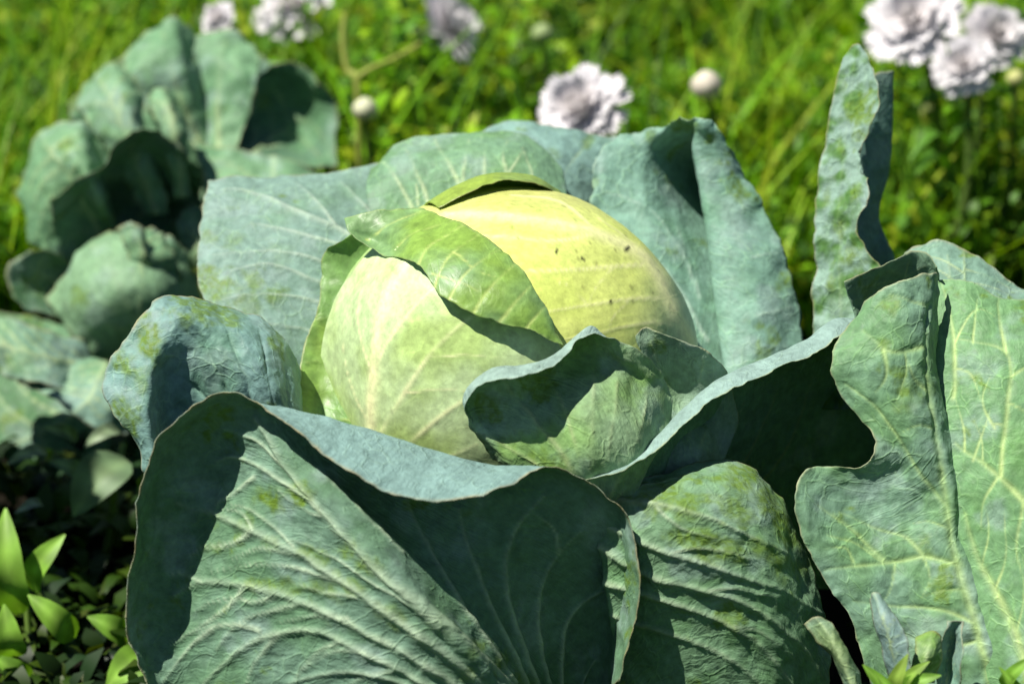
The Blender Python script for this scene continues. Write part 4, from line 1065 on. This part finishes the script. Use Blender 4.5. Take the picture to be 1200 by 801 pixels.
stuff('meadow_grass', 'dense bright green grass all around the cabbages', 'grass', [
    blades(15000, 'grass', (-1.3, 1.3, 0.40, 2.2), 0.26, 3), blades(8000, 'grass', (-2.2, 2.2, 2.0, 5.0), 0.42, 4, 2.0),
    blades(7000, 'grass', (-1.4, 1.6, -1.1, -0.30), 0.10, 6, 1.0, front_ok), blades(5000, 'grass', (0.70, 1.7, -0.5, 0.5), 0.40, 7, 1.4), blades(5000, 'grass', (-1.6, -0.62, -0.5, 0.5), 0.24, 8, 1.4),
    blades(7000, 'grass', (-2.2, 2.2, -3.2, -1.5), 0.6, 9, 2.0)])
stuff('meadow_foliage', 'mass of small yellow-green leaves behind the cabbages, plus unseen clumps added beside them to block light', 'foliage', [
    blades(44000, 'leaf', (-1.0, 1.0, 0.42, 1.4), 0.15, 5, 0.62), blades(30000, 'leaf', (-1.5, 1.5, 1.3, 3.4), 0.20, 15, 0.9),
    blades(6000, 'leaf', (0.50, 1.1, -0.5, 0.4), 0.36, 16, 1.4), blades(5000, 'leaf', (-0.95, -0.46, -0.45, 0.4), 0.10, 17, 1.4), blades(3500, 'leaf', (-0.60, -0.42, 0.03, 0.15), 0.36, 19, 1.4), blades(5000, 'leaf', (-0.9, 1.2, -0.8, -0.34), 0.07, 18, 1.2, front_ok)])  # tall unseen side clumps added: right one blocks sky, left strip shades soil
stuff('shade_cover', 'low leaves added under the cabbages, coloured dark in place of shade', 'ground cover', [
    (lambda t: (t[0], t[1], t[2] * np.array([0.16, 0.18, 0.5])))(blades(6000, 'leaf', (-0.60, 0.5, -0.30, 0.40), 0.025, 21, 0.75, lambda X, Y: np.hypot(X, Y) > 0.18))])  # leaf colours cut down to put shade over the soil


# ================================================================== FLOWERS
def frame_from(n):
    n = Vector(n).normalized()
    return n.to_track_quat('Z', 'Y').to_matrix()


def petal_mesh(name, L, W, cup, col):
    V = []; F = []; ns_, nw = 6, 4
    for i in range(ns_ + 1):
        t = i / ns_
        w = W * (0.25 + 0.75 * math.sin(math.pi * min(1, 0.08 + 0.62 * t)) ) * (1 if t < 0.98 else 0.8)
        for j in range(nw + 1):
            s_ = j / nw * 2 - 1
            notch = 0.05 * L * math.cos(s_ * 7) * (t > 0.95)
            V.append((s_ * w, L * t + notch, cup * L * (t ** 2) * 0.6 + 0.25 * w * s_ * s_))
    for i in range(ns_):
        for j in range(nw):
            a = i * (nw + 1) + j
            F.append((a, a + 1, a + nw + 2, a + nw + 1))
    C = np.tile(col, (len(V), 1))
    C[: 2 * (nw + 1)] *= np.array([1, 0.95, 0.8])
    o = mesh_obj(name, V, F, M_PETAL, None, True, C)
    me = o.data
    bpy.data.objects.remove(o)
    return me


PM = [petal_mesh('petal', 0.030, 0.0046, 0.08, np.array([0.76, 0.73, 0.76])), petal_mesh('petal', 0.025, 0.0046, 0.18, np.array([0.78, 0.76, 0.78])),
      petal_mesh('petal', 0.020, 0.0044, 0.35, np.array([0.80, 0.77, 0.78])), petal_mesh('petal', 0.015, 0.0040, 0.3, np.array([0.82, 0.79, 0.79]))]


def tube(pts, r0, r1, n=7):
    pts = spline(pts, 14)
    V = []; F = []
    for i, p in enumerate(pts):
        t = i / (len(pts) - 1)
        d = pts[min(i + 1, len(pts) - 1)] - pts[max(i - 1, 0)]
        fr = frame_from(d)
        r = r0 + (r1 - r0) * t
        for k in range(n):
            a = 2 * math.pi * k / n
            V.append(p + np.array(fr @ Vector((r * math.cos(a), r * math.sin(a), 0))))
        if i:
            for k in range(n):
                F.append(((i - 1) * n + k, (i - 1) * n + (k + 1) % n, i * n + (k + 1) % n, i * n + k))
    return V, F


def leaf_blade(base, direc, L, W, up=(0, 0, 1), curl=0.5, segs=6):
    d = Vector(direc).normalized(); s_ = d.cross(Vector(up)).normalized(); nn = s_.cross(d)
    V = []; F = []
    for i in range(segs + 1):
        t = i / segs
        c = Vector(base) + d * (L * t) + nn * (0.25 * L * math.sin(t * math.pi) - curl * L * t * t * 0.5)
        w = W * (math.sin(math.pi * (0.04 + 0.95 * t ** 0.8)) ** 0.75) * (1 + 0.07 * math.sin(9 * t + 40 * W))
        for q in (-1, -0.5, 0, 0.5, 1):
            V.append(tuple(c + s_ * (w * q) + nn * (0.34 * w * abs(q) + 0.10 * w * q * math.sin(11 * t + 60 * L))))
    for i in range(segs):
        for j in range(4):
            a = i * 5 + j
            F.append((a, a + 1, a + 6, a + 5))
    return V, F


def flower(u, v, z, diam_px, normal, label, seed, npet=(30, 26, 22, 16, 10), stem_to=None, group='white double flowers in the meadow'):
    r = random.Random(seed)
    hc = Vector(pxp(u, v, z))
    size = diam_px * KPX * (D0 - z / 100)          # metres across
    k = size / 0.060
    base = Vector((hc.x + r.uniform(-.03, .03), hc.y + r.uniform(0.0, .05), 0))
    t = thing('white_flower', base, label, 'flower', group)
    fr = frame_from(normal).to_4x4()
    fr.translation = hc
    inv = Matrix.Translation(-base)
    for li, nn in enumerate(npet):
        for q in range(nn):
            p = bpy.data.objects.new('petal', PM[min(li, 3)])
            COLL.objects.link(p)
            p.parent = t
            el = [0.0, 0.30, 0.62, 0.98, 1.3][li] + r.uniform(-.16, .16)
            a = 2 * math.pi * (q + r.uniform(-.3, .3)) / nn + li
            sc = k * r.uniform(.85, 1.1)
            M = fr @ Matrix.Rotation(a, 4, 'Z') @ Matrix.Rotation(el, 4, 'X') @ Matrix.Scale(sc, 4)
            p.matrix_parent_inverse = inv
            p.matrix_basis = M
    nv = Vector(normal).normalized()
    V, F = tube([base, base.lerp(hc, .5) + Vector((r.uniform(-.02, .02), .01, 0)), hc - nv * 0.03, hc - nv * 0.002], .0035, .003)
    mesh_obj('stem', V, F, M_VEG, t, True, np.tile([0.12, 0.2, 0.04], (len(V), 1)))
    V = []; F = []
    for i in range(5):
        for q in range(10):
            a = 2 * math.pi * q / 10; ph = i / 4 * 1.9
            rr = .009 * k * math.sin(ph + .1)
            V.append(tuple(hc + fr.to_3x3() @ Vector((rr * math.cos(a), rr * math.sin(a), -.010 * k * (1 - math.cos(ph * .8)) * 0 - .003 * k - .009 * k * (i / 4)))))
        if i:
            for q in range(10):
                F.append(((i - 1) * 10 + q, (i - 1) * 10 + (q + 1) % 10, i * 10 + (q + 1) % 10, i * 10 + q))
    mesh_obj('calyx', V, F, M_VEG, t, True, np.tile([0.13, 0.22, 0.05], (len(V), 1)))
    for q in range(5):
        f = r.uniform(.25, .85)
        V, F = leaf_blade(base.lerp(hc, f), (r.uniform(-1, 1), r.uniform(-1, .4), r.uniform(.1, .6)), r.uniform(.025, .045), r.uniform(.004, .007))
        mesh_obj('leaf', V, F, M_VEG, t, True, np.tile(YG[r.choice([0, 2, 5])], (len(V), 1)))
    return t


flower(680, 128, -36, 112, (-.35, -.62, .7), 'large open white flower right behind the main cabbage', 1)
flower(1070, 26, -44, 114, (-.35, -.65, .65), 'large white flower in the cluster above the right-hand meadow', 2)
flower(1166, 42, -47, 80, (.1, -.7, .6), 'white flower with lilac tinge beside the large cluster flower', 3)
flower(1128, 78, -41, 76, (-.25, -.65, .6), 'white flower nodding downwards below the cluster', 4)
flower(345, 6, -62, 96, (-.3, -.6, .7), 'pale pink flower above the smaller cabbage', 5)
flower(525, 30, -56, 96, (.75, -.25, .55), 'white flower seen from its side, in the middle of the meadow', 6)
flower(256, 22, -50, 46, (-.4, -.5, .75), 'small white flower peeking over the top of the smaller cabbage', 7)


def bud(u, v, z, diam_px, label, seed, col=(0.72, 0.74, 0.5)):
    r = random.Random(seed)
    hc = Vector(pxp(u, v, z)); R = diam_px * KPX * (D0 - z / 100) / 2
    base = Vector((hc.x + r.uniform(-.02, .02), hc.y + .02, 0))
    t = thing('flower_bud', base, label, 'bud', 'pale buds in the meadow')
    V = []; F = []
    for i in range(9):
        ph = math.pi * (0.02 + 0.96 * i / 8)
        for q in range(16):
            a = 2 * math.pi * q / 16
            rr = R * math.sin(ph) * (1 + .12 * math.cos(a * 8)) * (0.85 if i < 3 else 1)
            V.append(tuple(hc + Vector((rr * math.cos(a), rr * math.sin(a), R * 1.05 * math.cos(ph)))))
        if i:
            for q in range(16):
                F.append(((i - 1) * 16 + q, (i - 1) * 16 + (q + 1) % 16, i * 16 + (q + 1) % 16, i * 16 + q))
    mesh_obj('petals', V, F, M_PETAL, t, True, np.tile(col, (len(V), 1)))
    V, F = tube([base, base.lerp(hc, .5) + Vector((.01, 0, 0)), hc], .003, .0025)
    mesh_obj('stem', V, F, M_VEG, t, True, np.tile([0.12, 0.2, 0.04], (len(V), 1)))
    for q in range(5):
        a = 2 * math.pi * q / 5
        V, F = leaf_blade(hc - Vector((0, 0, R)), (math.cos(a), math.sin(a), .8), R * 1.2, R * .35, curl=-.6)
        mesh_obj('sepal', V, F, M_VEG, t, True, np.tile(YG[2], (len(V), 1)))


bud(428, 128, -44, 27, 'cream flower bud between the smaller cabbage and the main one', 1)
bud(828, 100, -44, 34, 'round pinkish white bud behind the folded right-hand leaf', 2, (0.75, 0.68, 0.56))
bud(636, 40, -58, 24, 'greenish bud above the large open flower', 3, (0.35, 0.45, 0.2))
bud(1190, 92, -46, 20, 'tiny yellowish bud under the lilac-tinged flower', 4, (0.6, 0.62, 0.25))

# pale dry stem with a side shoot
p0 = pxp(418, 150, -46); p0[2] = 0
t = thing('dry_stem', p0, 'pale straw-coloured forked stem beside the cream bud', 'stem')
V, F = tube([p0, pxp(420, 115, -46), pxp(408, 85, -46), pxp(402, 50, -46), pxp(404, 15, -46)], .0028, .0022)
mesh_obj('stem', V, F, M_VEG, t, True, np.tile([0.40, 0.46, 0.10], (len(V), 1)))
V, F = tube([pxp(414, 95, -46), pxp(432, 82, -46), pxp(460, 70, -47), pxp(492, 52, -48)], .0022, .0018)
mesh_obj('side_shoot', V, F, M_VEG, t, True, np.tile([0.38, 0.42, 0.09], (len(V), 1)))


# ================================================================== WEEDS
def px_leaf(parent, tip, base, w, z, col, tilt=0.0, name='leaf'):
    """ovate leaf between two pixels, w = half width in px, z = cm; tilt turns the blade about its axis"""
    a = Vector(pxp(base[0], base[1], z)); b = Vector(pxp(tip[0], tip[1], z + (1.5 if tilt == 0 else tilt)))
    L = (b - a).length; d = (b - a).normalized()
    view = Vector(CAM) - a
    upv = (view.normalized() + Vector((-0.25, 0, 0.5))).normalized()
    V, F = leaf_blade(a, d, L, w * KPX * (D0 - z / 100), up=upv, curl=0.25, segs=9)
    C = np.tile(np.array(col), (len(V), 1))
    C *= (1 + 0.25 * np.sin(np.arange(len(V)) * 0.9 + tip[0]))[:, None]
    C[2::5] = C[2::5] * 1.2 + np.array([0.05, 0.06, 0.02])
    return mesh_obj(name, V, F, M_VEG, parent, True, C)


LG = (0.20, 0.39, 0.045); LG2 = (0.16, 0.33, 0.035)
za = ground_z(40, 860) + 2
b0 = pxp(35, 860, -12); b0[2] = 0
w1 = thing('weed', b0, 'bright green leafy weed in the dark gap beside the big front leaf', 'weed', 'weeds growing around the cabbages')
for tip, bs, w, z, c in [((4, 600), (24, 718), 22, -8, LG), ((70, 628), (40, 692), 17, -9, LG), ((36, 698), (86, 748), 17, -7, LG), ((4, 712), (20, 768), 18, -6, LG), ((106, 722), (150, 750), 16, -8, LG2),
                         ((84, 770), (80, 801), 12, -8, LG2), ((-5, 770), (30, 800), 16, -6, LG2), ((125, 800), (180, 772), 24, -5, LG)]:
    px_leaf(w1, tip, bs, w, z, c)
for pts in [[(35, 860), (42, 790), (34, 745), (30, 690)], [(35, 860), (60, 770), (55, 720), (42, 690)], [(35, 860), (30, 800), (60, 765), (100, 748)]]:
    V, F = tube([pxp(p[0], p[1], -9) for p in pts], .0022, .0016)
    mesh_obj('stem', V, F, M_VEG, w1, True, np.tile([0.16, 0.26, 0.05], (len(V), 1)))
b0 = pxp(120, 650, -19); b0[2] = 0
w2 = thing('weed', b0, 'dull grey-green weed leaves in the shade under the smaller cabbage', 'weed', 'weeds growing around the cabbages')
for tip, bs, w, z, c in [((84, 600), (150, 540), 30, -16, (0.15, 0.24, 0.12)), ((100, 520), (140, 505), 10, -17, (0.2, 0.28, 0.16)), ((10, 540), (55, 530), 9, -17, (0.26, 0.34, 0.2)), ((20, 598), (50, 592), 7, -15, (0.26, 0.33, 0.24)),
                         ((62, 540), (100, 560), 12, -17, (0.15, 0.24, 0.12)), ((50, 500), (90, 515), 9, -18, (0.14, 0.22, 0.1))]:
    px_leaf(w2, tip, bs, w, z, c)
V, F = tube([b0, pxp(130, 620, -17), pxp(135, 560, -16), pxp(145, 520, -17)], .003, .002)
mesh_obj('stem', V, F, M_VEG, w2, True, np.tile([0.14, 0.22, 0.06], (len(V), 1)))

# seedling with blue-green leaves at the foot of the curled right-hand leaf
b0 = pxp(1050, 850, 15)
sd_ = thing('seedling', (b0[0], b0[1], 0), 'small blue-green cabbage seedling in front of the curled right-hand leaf', 'seedling')


def sleaf(rows, seed, base=WAX, base2=MIDG, **k):
    leaf('leaf', sd_, rows, M_OUT, step=2.5, seed=seed + 70, base=base, base2=base2, rub=0.08, autov=(0.07, 5), ruffle=0.08, thick=0.06, rim=('t1', 's0', 's1'), **k)


sleaf([[(1046, 800, 13), (1034, 760, 13.4), (1026, 730, 13.6), (1022, 702, 13)], [(1056, 800, 14), (1048, 762, 14.4), (1038, 726, 14.4), (1026, 694, 13.4)], [(1066, 800, 14.4), (1068, 770, 14.6), (1058, 738, 14.4), (1034, 700, 13.4)]], 1,
      np.array([0.20, 0.31, 0.29]), np.array([0.17, 0.28, 0.22]))
sleaf([[(1098, 820, 13), (1098, 780, 13), (1102, 745, 13.2), (1112, 726, 13)], [(1110, 820, 13.6), (1112, 785, 12.4), (1118, 750, 12.4), (1120, 724, 13.4)], [(1124, 820, 13), (1128, 785, 14), (1130, 755, 14), (1128, 730, 13.4)]], 2)
sleaf([[(1066, 800, 13.4), (1072, 770, 13.6), (1074, 745, 13)], [(1080, 800, 13.6), (1088, 765, 14), (1094, 740, 13)], [(1094, 800, 13), (1102, 770, 13.4), (1104, 748, 13)]], 3, np.array([0.15, 0.27, 0.06]), np.array([0.13, 0.25, 0.08]))
sleaf([[(1004, 840, 13), (985, 790, 13), (965, 755, 13), (944, 730, 12.6)], [(1010, 840, 13.6), (996, 790, 13.8), (978, 752, 13.6), (958, 722, 13)], [(1018, 840, 13), (1008, 795, 13.2), (990, 758, 13.2), (974, 728, 13)]], 4,
      np.array([0.15, 0.25, 0.16]), np.array([0.16, 0.24, 0.1]))
b0 = pxp(1050, 870, 16)
w3 = thing('weed', (b0[0], b0[1], 0), 'fresh yellow-green weed tip sprouting below the blue-green seedling', 'weed', 'weeds growing around the cabbages')
for tip, bs, w, z, c in [((1016, 782), (1044, 818), 11, 15, LG2), ((1060, 770), (1052, 815), 11, 15.4, (0.22, 0.34, 0.05)), ((1098, 790), (1060, 812), 10, 15, LG2), ((1030, 792), (1052, 822), 9, 15.6, LG), ((1084, 776), (1062, 808), 9, 14.8, (0.2, 0.34, 0.05)),
                         ((1205, 770), (1180, 810), 10, 15, LG2), ((1175, 785), (1195, 815), 8, 15, LG)]:
    px_leaf(w3, tip, bs, w, z, c)
# yellowing leaf low between the front leaf and its neighbour
leaf('outer_leaf', cab, [[(720, 830, 8), (724, 790, 8.6), (735, 752, 8.8)], [(735, 830, 8), (742, 785, 9), (752, 742, 9)], [(750, 830, 8), (762, 790, 8.6), (772, 750, 8.6)]], M_OUT, seed=33, base=np.array([0.2, 0.3, 0.14]),
     base2=np.array([0.2, 0.3, 0.1]), step=3)
